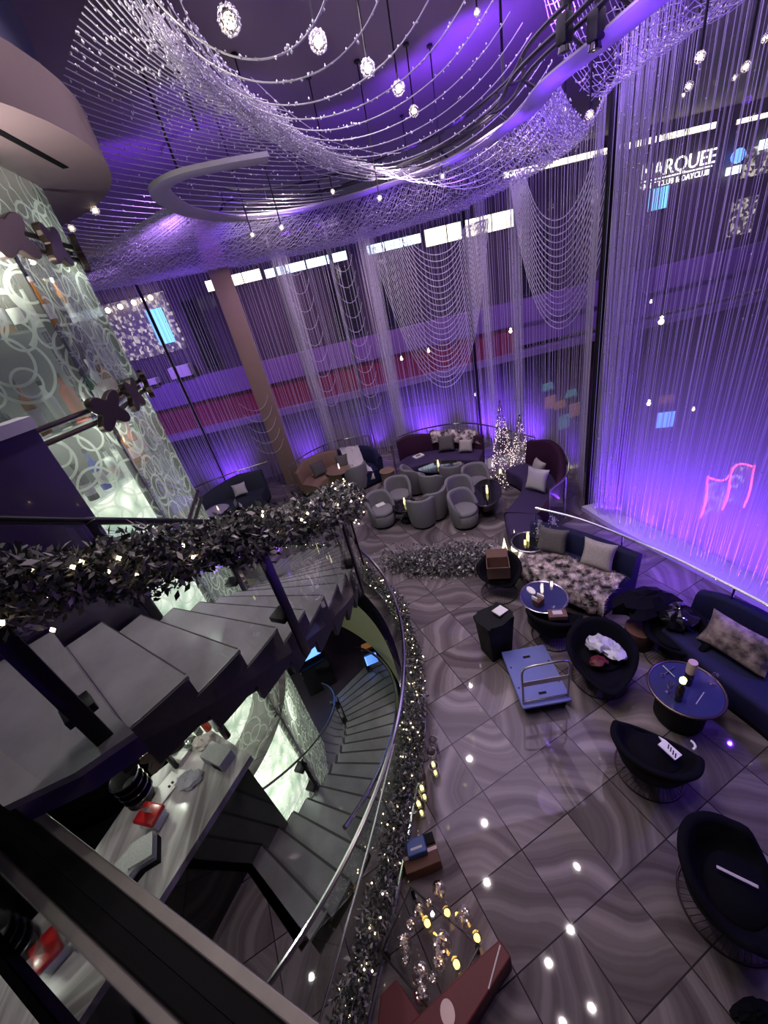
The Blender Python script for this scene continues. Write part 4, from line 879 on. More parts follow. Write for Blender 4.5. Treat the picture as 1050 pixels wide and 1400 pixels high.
# ------------------------------------------------------------------ sofas: swept between a back line and a front line
def sofa(label, back, front, bh, seat_mat, back_mat, seatz=.42, th=.16, foot='black_matte', name='sofa', group=None, rake=.05):
    t = empty(name, label, 'sofa', group=group); N = 24
    Bk = resample(spline([(*p, 0) for p in back], 10), .02); Fr = resample(spline([(*p, 0) for p in front], 10), .02)
    Bk = [at_t(Bk, i / N) for i in range(N + 1)]; Fr = [at_t(Fr, i / N) for i in range(N + 1)]
    H_ = [(at_t([Vector((h, 0, 0)) for h in bh], i / N)).x for i in range(N + 1)]
    b = MB(); prof = []
    for p, f in zip(Bk, Fr):
        d = (p - f).normalized(); q = f
        prof.append([q + Vector((0, 0, .07)) + d * .03, q + Vector((0, 0, seatz - .05)), q + Vector((0, 0, seatz - .015)) + d * .02, q + Vector((0, 0, seatz + .01)) + d * .06, p.lerp(q, .5) + Vector((0, 0, seatz + .02)), p + Vector((0, 0, seatz)), p + Vector((0, 0, .07))])
    b.grid(prof, closed_u=True); b.f += [tuple(range(6, -1, -1)), tuple(len(b.v) - 7 + k for k in range(7))]
    b.build('seat', seat_mat, t, bevel=0, angle=60)
    b = MB(); prof = []
    for i, (p, f, h) in enumerate(zip(Bk, Fr, H_)):
        d = (p - f).normalized(); o = p - d * .0; e = rake
        prof.append([o + Vector((0, 0, .10)), o + Vector((0, 0, seatz)), o + d * e + Vector((0, 0, h - .05)), o + d * (e + .03) + Vector((0, 0, h - .012)), o + d * (e + th * .5) + Vector((0, 0, h)), o + d * (e + th - .03) + Vector((0, 0, h - .012)), o + d * (e + th) + Vector((0, 0, h - .05)), o + d * th + Vector((0, 0, .10))])
    b.grid(prof, closed_u=True); b.f += [tuple(range(7, -1, -1)), tuple(len(b.v) - 8 + k for k in range(8))]
    b.build('backrest', back_mat, t, angle=60)
    b = MB(); rows = [[f.lerp(p, .06), f.lerp(p, .06) + Vector((0, 0, .07)), p + (p - f).normalized() * th * .7 + Vector((0, 0, .10)), p + (p - f).normalized() * th * .7] for p, f in zip(Bk, Fr)]
    b.grid(rows, closed_u=True); b.f += [(3, 2, 1, 0), tuple(len(b.v) - 4 + k for k in range(4))]; b.build('plinth', foot, t)
    return t
sofa('long purple velvet sofa with a high curved plum back under the nested loops', [(.80, 10.75), (1.15, 10.98), (1.9, 10.95), (2.6, 10.65), (3.12, 10.2)], [(.75, 10.1), (1.2, 10.22), (1.8, 10.2), (2.3, 10.0), (2.80, 9.62)], [1.0, 1.02, .95, .85, .8, .8, .8], 'violet_velvet', 'plum_velvet')
sofa('tan velvet loveseat half with a rounded back beside the column', [(-2.15, 10.75), (-1.95, 11.25), (-1.45, 11.52), (-.98, 11.5)], [(-1.65, 10.3), (-1.5, 10.75), (-1.2, 10.9), (-.98, 10.92)], [.78, .88, .92, .9], 'tan_velvet', 'tan_velvet')
sofa('navy velvet loveseat half with a white fur throw', [(-.96, 11.5), (-.5, 11.45), (-.02, 11.1), (.12, 10.55)], [(-.96, 10.92), (-.7, 10.86), (-.45, 10.62), (-.42, 10.3)], [.9, .92, .88, .78], 'navy_velvet', 'navy_velvet')
sofa('high-backed plum sofa curving like a shell beside the cone trees', [(3.75, 8.85), (4.0, 8.2), (3.88, 7.55), (3.5, 7.0), (3.0, 6.62)], [(3.2, 8.75), (3.33, 8.2), (3.22, 7.8), (2.92, 7.4), (2.45, 6.95)], [1.0, 1.15, 1.12, .9, .7, .5], 'violet_velvet', 'plum_velvet')
sofa('low violet ottoman bench at the near end of the plum sofa', [(3.02, 6.60), (2.95, 6.3), (2.85, 6.05)], [(2.46, 6.90), (2.32, 6.5), (2.28, 6.15)], [.44, .44, .44], 'violet_velvet', 'violet_velvet', th=.05, rake=.0, name='bench')
sofa('navy sofa under a long grey fur throw beside the violet curtain', [(2.5, 5.78), (2.85, 5.45), (3.2, 4.95), (3.5, 4.38)], [(2.12, 5.25), (2.3, 5.05), (2.6, 4.6), (2.85, 4.1)], [.82, .82, .82, .82], 'navy_velvet', 'navy_velvet')
K_ = [at(u, v, .8) for u, v in [(948, 812), (985, 822), (1050, 855)]]; F_ = [at(u, v, 0) for u, v in [(898, 888), (930, 918), (978, 961), (1050, 1019)]]
sofa('large blue-lit navy sofa at the right edge with a wide printed cushion', [tuple(p.xy) for p in K_] + [(4.1, 2.1), (4.0, 1.5)], [tuple(p.xy) for p in F_] + [(3.42, 1.5)], [.8, .82, .82, .82, .82], 'navy_velvet', 'navy_velvet')
sofa('dark slate sofa with a wave-shaped back at the far left', [(-5.75, 10.0), (-4.9, 10.75), (-4.1, 11.15), (-3.3, 11.2)], [(-5.2, 9.4), (-4.5, 10.1), (-3.9, 10.5), (-3.35, 10.6)], [.62, .66, .85, .98, .95], 'slate_velvet', 'slate_velvet')

def cushion(mat, wd, ht, th, loc, rz, tilt, label, name='cushion'):
    o = pillow(name, mat, wd, ht, th); o.location = loc; o.rotation_euler = Euler((rad(tilt), 0, rad(rz)), 'XYZ'); tag(o, label, 'cushion'); return o
cushion('cushion_grey', .46, .44, .16, (-1.55, 10.98, .46), 30, -20, 'dark grey cushion leaning on the tan loveseat')
cushion('cushion_grey', .40, .38, .15, (-.88, 11.22, .46), 0, -20, 'small dark cushion between the tan and navy loveseat halves')
cushion('cushion_grey', .48, .46, .16, (2.18, 10.58, .46), -15, -22, 'brown-grey cushion in the middle of the purple sofa')
cushion('cushion_silver', .40, .36, .14, (2.62, 10.22, .46), -28, -25, 'pale square cushion at the right of the purple sofa')
cushion('cushion_silver', .42, .42, .16, (3.62, 8.0, .46), -85, -20, 'patterned silver cushion behind the white one on the plum sofa')
cushion('cushion_white', .50, .52, .16, (3.35, 7.42, .46), -55, -18, 'white cushion leaning on the plum shell sofa')
cushion('cushion_silver', .50, .46, .17, (2.66, 5.30, .48), -42, -24, 'dark silver patterned cushion at the far end of the fur-covered sofa').data.materials[0] = M['cushion_grey']
cushion('cushion_white', .50, .48, .16, (3.10, 4.70, .48), -52, -22, 'pale cushion in the middle of the fur-covered sofa').data.materials[0] = M['cushion_silver']
cushion('cushion_print', .74, .46, .18, (3.62, 2.78, .46), -72, -28, 'wide beige cushion with dark print on the large navy sofa')
cushion('cushion_white', .40, .36, .14, (-3.95, 10.85, .50), 12, -15, 'pale lilac cushion on the dark slate sofa')

def fur(name, mat, rows, label, n=5000, ln=.05, sol=.02):
    """draped pelt: surface plus short tufts"""
    b = MB(); b.grid(rows); b.v = [(x + random.gauss(0, .008), y + random.gauss(0, .008), z + random.gauss(0, .008)) for x, y, z in b.v]
    o = b.build(name, mat, solid=sol, angle=80); R, Cn = len(rows), len(rows[0]); A = np.array([[tuple(p) for p in r] for r in rows])
    i = rng.random(n) * (R - 1.001); j = rng.random(n) * (Cn - 1.001); i0, j0 = i.astype(int), j.astype(int); fi, fj = (i - i0)[:, None], (j - j0)[:, None]
    P = A[i0, j0] * (1 - fi) * (1 - fj) + A[i0 + 1, j0] * fi * (1 - fj) + A[i0, j0 + 1] * (1 - fi) * fj + A[i0 + 1, j0 + 1] * fi * fj
    d = rng.normal(size=(n, 3)); d[:, 2] = np.abs(d[:, 2]) * .8 + .2; d /= np.linalg.norm(d, axis=1)[:, None]; s = np.cross(d, rng.normal(size=(n, 3))); s /= np.linalg.norm(s, axis=1)[:, None]
    V = np.stack([P - s * .006, P + s * .006, P + d * ln * rng.uniform(.6, 1.3, n)[:, None]], 1).reshape(-1, 3); F = np.arange(3 * n).reshape(n, 3)
    f = npmesh('fur_pile', V, F, mat, o); f['kind'] = 'stuff'; tag(o, label, 'fur throw'); return o
# white throw hanging over the navy loveseat half
rows = []
for k, (y, z, x) in enumerate([(11.62, .70, -.62), (11.55, .93, -.60), (11.42, .93, -.58), (11.34, .70, -.55), (11.22, .50, -.50), (10.95, .49, -.40), (10.72, .48, -.34), (10.58, .40, -.32), (10.52, .22, -.32)]):
    rows.append([Vector((x - .27 + .54 * i / 6 + .02 * math.sin(k + i), y - .10 * (i / 6), z + .015 * math.sin(i * 2 + k))) for i in range(7)])
fur('fur_throw', 'fur_white', rows, 'white fur throw draped over the navy loveseat half', 3500, .06)
# grey pelt over the back of the purple sofa
rows = []
for k in range(5):
    d, z = [(-.10, .68), (-.02, .80), (.10, .97), (.24, .94), (.28, .74)][k]
    rows.append([Vector((1.85 + 1.25 * i / 10, 10.98 - .62 * (i / 10) ** 1.3 + d, z - .10 * i / 10 + .03 * math.sin(i * 1.7))) for i in range(11)])
fur('fur_throw', 'fur_grey', rows, 'mottled grey fur throw over the back of the purple sofa', 4000, .06)
# big grey fur covering the seat of the navy sofa
rows = []
for k in range(8):
    s = k / 7; rows.append([])
    for i in range(17):
        u = i / 16; f_ = Vector((2.02, 5.28, 0)).lerp(Vector((2.86, 4.02, 0)), u); g_ = Vector((2.52, 5.62, 0)).lerp(Vector((3.38, 4.38, 0)), u); p = f_.lerp(g_, max(0, (s - .28) / .72))
        if s < .28: p = f_ + (f_ - g_).normalized() * .04
        p.z = .475 if s >= .28 else .16 + .31 * s / .28; p.z += .02 * math.sin(i * 1.3 + k * 2); p.x += .015 * math.sin(i * 2.1 + k); rows[-1].append(p)
fur('fur_throw', 'fur_grey', rows, 'long mottled fur throw covering the seat of the navy sofa', 9000, .07)

# ------------------------------------------------------------------ grey barrel chairs
def barrel_chair(label):
    t = empty('barrel_chair', label, 'chair')
    b = MB(); b.lathe([(.25, 0), (.27, .0), (.27, .06), (.25, .06)], 28); b.build('plinth', 'black_matte', t)
    b = MB(); rows = []; n = 30
    for i in range(n + 1):
        a = rad(-90 - 118 + 236 * i / n); e = abs(i / n * 2 - 1); h = .80 - .33 * max(0, (e - .45) / .55) ** 1.6; r = .33
        def q(rr, z): return (rr * math.cos(a), rr * math.sin(a), z)
        rows.append([q(.29, .06), q(r, .30), q(r + .015, h - .04), q(r + .005, h - .01), q(r - .03, h), q(r - .06, h - .02), q(r - .07, h - .06), q(r - .075, .30), q(.20, .06)])
    b.grid(rows, closed_u=True); b.f += [tuple(range(8, -1, -1)), tuple(len(b.v) - 9 + k for k in range(9))]; b.build('backrest', 'grey_velvet', t, angle=60)
    b = MB(); b.lathe([(.0, .055), (.27, .055), (.30, .10), (.305, .33), (.29, .345)], 30); b.build('seat_base', 'grey_velvet', t, angle=60)
    b = MB(); b.lathe([(.0, .34), (.262, .34), (.285, .36), (.29, .40), (.275, .435), (.23, .45), (0, .455)], 30, (0, .015, 0)); b.build('seat', 'grey_velvet', t, angle=60)
    return t
ch0 = barrel_chair('')
CH = [((545, 674), (541, 655), 'grey barrel chair facing the viewer behind the small black table'), ((566, 652), (556, 656), 'grey barrel chair seen from behind at the back of the group, left one'), ((592, 660), (583, 668), 'grey barrel chair seen from behind beside the oval black table'), ((619, 648), (618, 658), 'grey barrel chair turned to the oval table in front of the purple sofa'), ((651, 657), (642, 647), 'grey barrel chair farthest right next to the boat-shaped table'), ((629, 675), (622, 664), 'grey barrel chair at the middle of the row by the boat-shaped table'), ((634, 694), (620, 688), 'grey barrel chair nearest the viewer by the boat-shaped table'), ((592, 684), (604, 690), 'grey barrel chair showing its seat right of the small black table'), ((576, 694), (577, 708), 'grey barrel chair with its tall round back to the viewer'), ((521, 695), (507, 686), 'grey barrel chair with a paper on its seat at the left of the group'), ((487, 648), (497, 652), 'lone grey barrel chair by the tan pedestal table')]
for i, (s, k, lab) in enumerate(CH):
    a, c = at(*s, .44), at(*k, .44); o = ch0 if i == 0 else copy_tree(ch0)
    place(o, (a.x, a.y, 0), face_dir(c, a), lab, 'grey barrel chairs')
# ------------------------------------------------------------------ tables
def candle(x, y, z, h, r, label, mat='flame'):
    t = empty('candle', label, 'candle', (x, y, z)); b = MB(); b.lathe([(0, 0), (r * 1.25, 0), (r * 1.25, h * .95), (r * 1.12, h * .95), (r * 1.1, .01)], 14); b.build('holder', 'votive_glass', t)
    b = MB(); b.lathe([(0, .01), (r * .7, .01), (r * .75, h * .55), (r * .5, h * .75), (0, h * 1.02)], 10); b.build('glow', mat, t); return t
def oval_table(name, label, c, rx, ry, h, rz, top, mode, rim='chrome', cat='table'):
    t = empty(name, label, cat, (c[0], c[1], 0), rz)
    b = MB(); b.lathe([(0, h - .03), (.97, h - .03), (.985, h - .012), (0, h - .012)], 36, sx=rx, sy=ry); b.build('table_top', top, t, angle=30)
    b = MB(); b.tube([(rx * math.cos(2 * PI * i / 40), ry * math.sin(2 * PI * i / 40), h - .015) for i in range(40)], .016, 8, True); b.build('rim', rim, t)
    if mode == 'bowl':
        b = MB(); b.lathe([(0, .12), (.55, .12), (.86, .28), (.97, h - .03)], 36, sx=rx, sy=ry); b.build('apron', 'black_gloss', t)
        for a in (45, 135, 225, 315):
            b = MB(); b.tube([(rx * .6 * math.cos(rad(a)), ry * .6 * math.sin(rad(a)), .2), (rx * .95 * math.cos(rad(a)), ry * .95 * math.sin(rad(a)), 0)], .014, 8); b.build('leg', 'bronze_metal', t)
    elif mode == 'drum':
        b = MB(); b.lathe([(0, 0), (.66, 0), (.70, .03), (.70, h - .03), (0, h - .03)], 36, sx=rx, sy=ry); b.build('base', 'black_matte', t)
    else:
        b = MB(); b.lathe([(0, 0), (.62, 0), (.62, .02), (.10, .04), (.09, h - .03), (0, h - .03)], 32, sx=rx, sy=ry); b.build('pedestal', 'black_gloss', t)
    return t
c = at(554, 690, .45); oval_table('coffee_table', 'small round black table among the grey barrel chairs', c, .30, .30, .45, 0, 'black_gloss', 'pedestal', 'dark_metal'); candle(c.x, c.y + .05, .44, .17, .035, 'candle on the small black table among the chairs')
c = at(602, 637, .45); oval_table('coffee_table', 'long oval black table in front of the purple sofa', c, .62, .34, .45, -.25, 'black_gloss', 'drum', 'dark_metal'); candle(c.x - .05, c.y, .44, .2, .035, 'candle on the long oval black table')
c = at(665, 672, .48); oval_table('coffee_table', 'boat-shaped black table with splayed legs and a bright rim', c, .62, .32, .48, rad(68), 'black_gloss', 'bowl', 'bronze_metal'); candle(c.x, c.y - .05, .47, .2, .035, 'candle on the boat-shaped black table')
c = at(464, 641, .5); t = oval_table('side_table', 'round tan pedestal table beside the tan loveseat', c, .42, .42, .52, 0, 'tan_velvet', 'pedestal', 'tan_velvet'); candle(c.x, c.y, .51, .17, .03, 'candle on the round tan table', 'bulb_pink')
c = at(529, 644, .4); t = empty('drum_stool', 'fluted wooden drum stool left of the purple sofa', 'stool', (c.x, c.y, 0))
b = MB(); n = 44; b.prism([((.19 + .008 * (k % 2)) * math.cos(2 * PI * k / n), (.19 + .008 * (k % 2)) * math.sin(2 * PI * k / n)) for k in range(n)], 0, .40); b.build('body', 'column_tan', t, False); b = MB(); b.lathe([(0, .40), (.215, .40), (.22, .42), (0, .425)], 28); b.build('top', 'tan_velvet', t)
c = at(296, 697, .5); oval_table('side_table', 'pale round side table in front of the dark slate sofa', c, .36, .36, .5, 0, 'ledge_white', 'pedestal', 'steel'); candle(c.x + .05, c.y, .49, .12, .03, 'candle on the pale side table', 'bulb_pink')
c = at(723, 740, .56); oval_table('side_table', 'small round black pedestal table at the end of the fur-covered sofa', c, .30, .30, .56, 0, 'black_gloss', 'pedestal'); candle(c.x, c.y + .04, .55, .18, .035, 'tall candle on the black pedestal table'); candle(c.x - .09, c.y - .05, .55, .09, .03, 'short candle beside the tall one on the pedestal table')
c1 = at(743, 815, .55); oval_table('coffee_table', 'round blue-topped table with a bright rim in front of the fur-covered sofa', c1, .34, .34, .55, 0, 'table_blue', 'drum')
c2 = at(938, 940, .55); oval_table('coffee_table', 'round blue-topped table holding two bottles beside the large navy sofa', c2, .36, .36, .55, 0, 'table_blue', 'drum', 'bronze_metal')

def on(c, u, v, z): p = at(u, v, z); return p
z = .542
p = at(741, 806, z + .05); candle(p.x, p.y, z, .16, .03, 'white glowing candle on the blue table by the fur-covered sofa', 'bulb_pink'); p = at(749, 801, z); candle(p.x + .05, p.y - .02, z, .08, .03, 'small bright candle on the blue table by the fur-covered sofa', 'bulb_pink')
p = at(726, 808, z); t = empty('menu_card', 'rounded white menu card on the blue table', 'menu', (p.x, p.y, z), .2); b = MB(); b.prism([(.05 * math.cos(a) , .09 * math.sin(a)) for a in [2 * PI * k / 20 for k in range(20)]], 0, .02); b.build('card', 'paper', t)
p = at(736, 823, z + .05); t = empty('paper_bag', 'crumpled brown paper bag on the blue table', 'bag', (p.x, p.y, z), .5); b = MB(); b.box((0, 0, .06), (.13, .10, .12), taper=1.2); b.build('bag', 'carton_brown', t, False, .01); b = MB(); b.box((.05, .0, .14), (.02, .11, .05)); b.box((-.06, .02, .15), (.02, .09, .06)); b.build('tissue', 'paper', t, False)
def bottle(name, x, y, z, r, h, mat, label, cap=None, lab=None, parent=None, cat='bottle', group=None):
    t = empty(name, label, cat, (x, y, z), 0, group)
    b = MB(); b.lathe([(0, 0), (r, 0), (r, h * .58), (r * .85, h * .66), (r * .36, h * .74), (r * .34, h * .95), (0, h * .95)], 16); b.build('glass', mat, t)
    b = MB(); b.lathe([(0, h * .9), (r * .42, h * .9), (r * .42, h), (0, h)], 12); b.build('cap', cap or 'black_matte', t)
    if lab: b = MB(); b.lathe([(r * 1.02, h * .15), (r * 1.02, h * .45)], 16); b.build('label', lab, t)
    return t
p = at(943, 922, .7); t = bottle('bottle', p.x, p.y, z, .046, .36, 'bottle_dark', 'dark bottle with a pale pink wrapped neck on the right blue table', 'bottle_rose'); b = MB(); b.lathe([(.048, .20), (.05, .30), (.045, .37), (0, .375)], 14); b.build('wrap', 'bottle_rose', t)
p = at(930, 944, .7); t = bottle('bottle', p.x, p.y, z, .042, .33, 'bottle_dark', 'dark bottle with a glowing green stopper on the right blue table', 'candle_green'); b = MB(); b.lathe([(0, .30), (.03, .305), (.034, .35), (.02, .375), (0, .38)], 10); b.build('stopper', 'candle_green', t)
def wine_glass(u, v, label):
    p = at(u, v, z); t = empty('wine_glass', label, 'glass', (p.x, p.y, z)); b = MB(); b.lathe([(.03, 0), (.032, .004), (.005, .01), (.005, .07), (.03, .1), (.036, .14), (.03, .17)], 16); b.build('bowl', 'votive_glass', t)
wine_glass(914, 946, 'wine glass left of the green-stoppered bottle'); wine_glass(974, 935, 'wine glass at the right rim of the blue table')
p = at(915, 918, z); t = empty('tongs', 'silver bar tongs lying crossed on the right blue table', 'tongs', (p.x, p.y, z + .012)); b = MB(); b.tube([(-.09, -.03, 0), (.08, .03, 0)], .007, 6); b.tube([(-.02, .08, .004), (.0, -.09, .004)], .007, 6); b.build('arms', 'chrome', t); b = MB(); b.tube([(.022 * math.cos(a) - .105, .022 * math.sin(a) - .035, 0) for a in [2 * PI * k / 12 for k in range(12)]], .005, 6, True); b.build('ring', 'chrome', t)
p = at(957, 955, z); t = empty('stirrer', 'thin pale straw lying on the right blue table', 'straw', (p.x, p.y, z + .006), rad(-60)); b = MB(); b.tube([(0, -.1, 0), (0, .1, 0)], .005, 6); b.build('rod', 'label_silver', t)

# ------------------------------------------------------------------ black egg chairs on wire bases
def egg_chair(label, front=.62, tip=0):
    t = empty('egg_chair', label, 'chair'); n = 48; rows = []
    for i in range(n):
        a = 2 * PI * i / n; k = .5 - .5 * math.sin(a)           # 1 at the back (-Y), 0 at the front
        h = .40 + .36 * k ** 1.1; r = .36 + .06 * k; sn = max(0, math.sin(a)); fy = 1 - (1 - front) * sn ** .5 + tip * sn ** 6; h = h + .06 * math.exp(-((math.sin(a) - .15) / .22) ** 2) * (1 - tip)
        def q(rr, zz): return (rr * math.cos(a) * 1.04, rr * math.sin(a) * fy, zz)
        rows.append([q(.05, .27), q(.20, .275), q(r * .84, .33), q(r, .40 + (h - .40) * .55), q(r + .035, h - .02), q(r + .02, h), q(r - .02, h), q(r - .045, h - .03), q(r * .86 - .03, .40 + (h - .40) * .3), q(.22, .385), q(.05, .38)])
    b = MB(); b.grid(rows, closed_v=True); b.f += [tuple(i * 11 for i in range(n)), tuple(i * 11 + 10 for i in range(n - 1, -1, -1))]; b.build('shell', 'black_fabric', t, angle=60)
    b = MB(); b.lathe([(0, .38), (.24, .385), (.26, .41), (.24, .44), (0, .455)], 30, (0, -.02, 0), sy=.85); b.build('seat', 'black_fabric', t, angle=60)
    b = MB(); b.tube([(.35 * math.cos(2 * PI * i / 40), .35 * math.sin(2 * PI * i / 40), .01) for i in range(40)], .010, 6, True); b.build('base_ring', 'bronze_metal', t)
    b = MB()
    for i in range(44):
        a = 2 * PI * i / 44; b.tube([(.35 * math.cos(a), .35 * math.sin(a), .01), (.24 * math.cos(a + .1), .22 * math.sin(a + .1), .14), (.25 * math.cos(a + .2), .25 * math.sin(a + .2), .29)], .0028, 4)
    b.build('wire_base', 'bronze_metal', t)
    return t
eg0 = egg_chair(''); eg1 = egg_chair('', 1.0, .34)
EG = [((681, 785), (693, 768), .88, 'black egg chair holding an open cardboard box'), ((757, 842), (752, 862), .88, 'black egg chair with its back to the viewer at the near blue table'), ((822, 898), (812, 870), .95, 'black egg chair piled with crumpled plastic and a red bag'), ((894, 1024), (886, 1064), .92, 'black egg chair with white printed papers on its seat by the bottle table'), ((1010, 1215), (970, 1195), 1.0, 'black egg chair cut off by the right edge with a pale strip on it'), ((922, 868), (936, 845), .85, 'black egg chair wedged between the two navy sofas')]
EGP = []
for i, (s, k, sc, lab) in enumerate(EG):
    a, c = at(*s, .42), at(*k, .42); o = eg0 if i == 0 else eg1 if i == 2 else copy_tree(eg0); rz = face_dir(c, a); place(o, (a.x, a.y, 0), rz, lab, 'black egg chairs', sc); EGP.append((a, rz, sc))
# things lying on the egg chairs
a, rz, sc = EGP[0]; t = empty('cardboard_box', 'open cardboard box sitting in the black egg chair', 'box', (a.x, a.y - .02, .46), rz + .5)
b = MB()
for c, d in [((0, 0, .006), (.36, .28, .012)), ((-.18, 0, .12), (.012, .28, .24)), ((.18, 0, .12), (.012, .28, .24)), ((0, -.14, .12), (.36, .012, .24)), ((0, .14, .12), (.36, .012, .24))]: b.box(c, d)
b.build('body', 'cardboard', t, False)
for s_, rx_ in ((1, 40), (-1, -40)):
    b = MB(); b.box((0, s_ * .07, 0), (.36, .14, .008)); o = b.build('flap', 'cardboard', t, False); o.location = (0, s_ * .145, .24); o.rotation_euler = (rad(rx_), 0, 0)
p = at(762, 844, .48); t = empty('carton', 'flat brown carton with a pale label on the near egg chair', 'box', (p.x, p.y, .50), -.25); b = MB(); b.box((0, 0, .035), (.25, .15, .07)); b.build('body', 'cardboard', t, False, .005); b = MB(); b.box((0, .01, .0715), (.13, .07, .002)); b.build('label', 'label_silver', t, False)
a, rz, sc = EGP[2]
def crumple(name, mat, loc, rx, ry, rz_, label, cat, seed):
    r0 = random.Random(seed); b = MB(); n = 16; rows = []
    for i in range(9):
        th = PI * i / 8; rows.append([])
        for j in range(n):
            k = 1 + r0.uniform(-.28, .25); rows[-1].append((rx * math.sin(th) * math.cos(2 * PI * j / n) * k, ry * math.sin(th) * math.sin(2 * PI * j / n) * k, rz_ * (1 - math.cos(th)) * .5 * (1 + r0.uniform(-.1, .12))))
    b.grid(rows, closed_u=True); o = b.build(name, mat, angle=25); o.location = loc; tag(o, label, cat); return o
crumple('plastic_bag', 'bag_plastic', (a.x + .02, a.y + .1, .47), .15, .13, .17, 'crumpled clear plastic heap at the back of the egg chair', 'bag', 3)
crumple('plastic_bag', 'bag_plastic', (a.x + .14, a.y - .02, .46), .12, .17, .13, 'long crumpled plastic heap at the right of the egg chair', 'bag', 5)
crumple('gift_bag', 'red_velvet', (a.x - .10, a.y - .10, .46), .10, .08, .07, 'small red crumpled bag in the egg chair', 'bag', 8)
for k, (u, v, rz2, lab) in enumerate([(913, 1023, .3, 'white printed paper sleeve on the egg chair seat'), (942, 1018, -.3, 'curled white strip beside the paper sleeve')]):
    p = at(u, v, .5); t = empty('paper_sleeve', lab, 'paper', (p.x, p.y, .495), rz2)
    if k == 0:
        b = MB(); b.prism([(-.05, -.11), (.05, -.11), (.05, .06), (.03, .12), (.01, .07), (-.05, .07)], 0, .015); b.build('sheet', 'paper', t, False)
        for j in range(4): b = MB(); b.box((-.01 + .008 * j, -.085 + j * .03, .017), (.05, .010, .003), .5); b.build('print', 'black_matte', t, False)
    else: b = MB(); b.tube([(.05 * math.cos(a_), .05 * math.sin(a_), .01) for a_ in [-1.3 + .25 * i for i in range(10)]], .012, 6); b.build('strip', 'paper', t)
p = at(1008, 1198, .52); t = empty('light_strip', 'thin pale strip lying on the right edge egg chair', 'strip', (p.x, p.y, .50), rad(-40)); b = MB(); b.box((0, 0, .01), (.26, .025, .012)); b.build('strip', 'label_silver', t, False, .003)
# dark jacket and bag heaped between the two navy sofas
p = at(880, 832, .45); crumple('jacket', 'black_fabric', (p.x, p.y, .40), .42, .26, .30, 'black jacket heaped at the near end of the fur-covered sofa', 'jacket', 12)
p = at(925, 850, .45); crumple('handbag', 'black_gloss', (p.x, p.y, .44), .22, .20, .24, 'shiny black bag on the corner of the large navy sofa', 'bag', 14)
p = at(876, 858, .3); t = empty('basket', 'dark woven basket stool between the egg chair and the navy sofa', 'basket', (p.x, p.y, 0)); b = MB(); b.lathe([(0, 0), (.17, 0), (.19, .3), (0, .31)], 24); b.build('body', 'carton_brown', t)
for k in range(6): b = MB(); b.tube([(.178 * math.cos(2 * PI * i / 24), .178 * math.sin(2 * PI * i / 24), .03 + .05 * k) for i in range(24)], .012, 5, True); b.build('weave_band', 'bronze_metal', t)

# ------------------------------------------------------------------ bin, cart
c = at(677, 868, .35); t = empty('waste_bin', 'tall black waste bin with a bag liner and a sheet of paper on top', 'bin', (c.x, c.y, 0), .32)
b = MB(); b.box((0, 0, .36), (.36, .30, .72), taper=1.22); b.build('body', 'bin_black', t, False, .02)
b = MB(); rows = [[((.225 + .012 * math.sin(i * 2.3 + k) + .01 * k) * (1 if abs(math.cos(2 * PI * i / 28)) > .5 else .95) * math.copysign(abs(math.cos(2 * PI * i / 28)) ** .35, math.cos(2 * PI * i / 28)), (.19 + .012 * math.sin(i * 1.9)) * math.copysign(abs(math.sin(2 * PI * i / 28)) ** .35, math.sin(2 * PI * i / 28)), zz + .015 * math.sin(i * 1.7)) for i in range(28)] for k, zz in enumerate((.60, .66, .75))]
b.grid(rows, closed_u=True); b.f.append(tuple(28 * 2 + i for i in range(28))); b.build('liner', 'bin_black', t, angle=20)
b = MB(); b.box((-.05, .0, .79), (.2, .14, .012), .25, Matrix.Rotation(rad(12), 4, 'Y')); b.build('paper', 'paper', t, False)
A, B_, Cc, D_ = at(683, 893, .2), at(746, 880, .2), at(778, 955, .2), at(719, 972, .2)
c = (A + B_ + Cc + D_) / 4; ax = ((B_ - A) + (Cc - D_)) / 2; ay = ((A - D_) + (B_ - Cc)) / 2; rz = math.atan2(ay.y, ay.x) - PI / 2; W_, L_ = ax.length, ay.length
t = empty('platform_cart', 'blue platform cart with a folding grey handle', 'cart', (c.x, c.y, 0), rz)
b = MB(); b.box((0, 0, .19), (W_, L_, .04)); b.build('platform', 'cart_blue', t, False, .012)
for s_ in (1, -1):
    b = MB(); b.box((0, s_ * L_ * .32, .2115), (.10, .035, .004)); b.build('hand_slot', 'black_matte', t, False, .0)
for x_ in (-1, 1):
    for y_ in (-1, 1):
        b = MB(); b.lathe([(.0, -.018), (.055, -.018), (.06, -.01), (.06, .01), (.055, .018), (0, .018)], 18, M4=Matrix.Rotation(rad(90), 4, 'Y')); o = b.build('caster', 'black_matte', t); o.location = (x_ * (W_ / 2 - .07), y_ * (L_ / 2 - .1), .06); q = MB(); q.box((0, 0, .075), (.05, .05, .07)); q.build('fork', 'steel', o, False)
        b = MB(); b.lathe([(0, .21), (.012, .21), (.012, .214), (0, .214)], 10, (x_ * W_ * .42, y_ * L_ * .18, 0)); b.build('bolt', 'black_matte', t)
hw = W_ / 2 - .03; yb = -L_ / 2 + .06
b = MB(); b.tube(spline([(-hw, yb, .2), (-hw, yb, .5), (-hw, yb - .0, .84), (-hw + .08, yb, .92), (0, yb, .93), (hw - .08, yb, .92), (hw, yb, .84), (hw, yb, .5), (hw, yb, .2)], 6), .014, 8); o = b.build('handle', 'steel', t); o.location = (0, 0, 0)
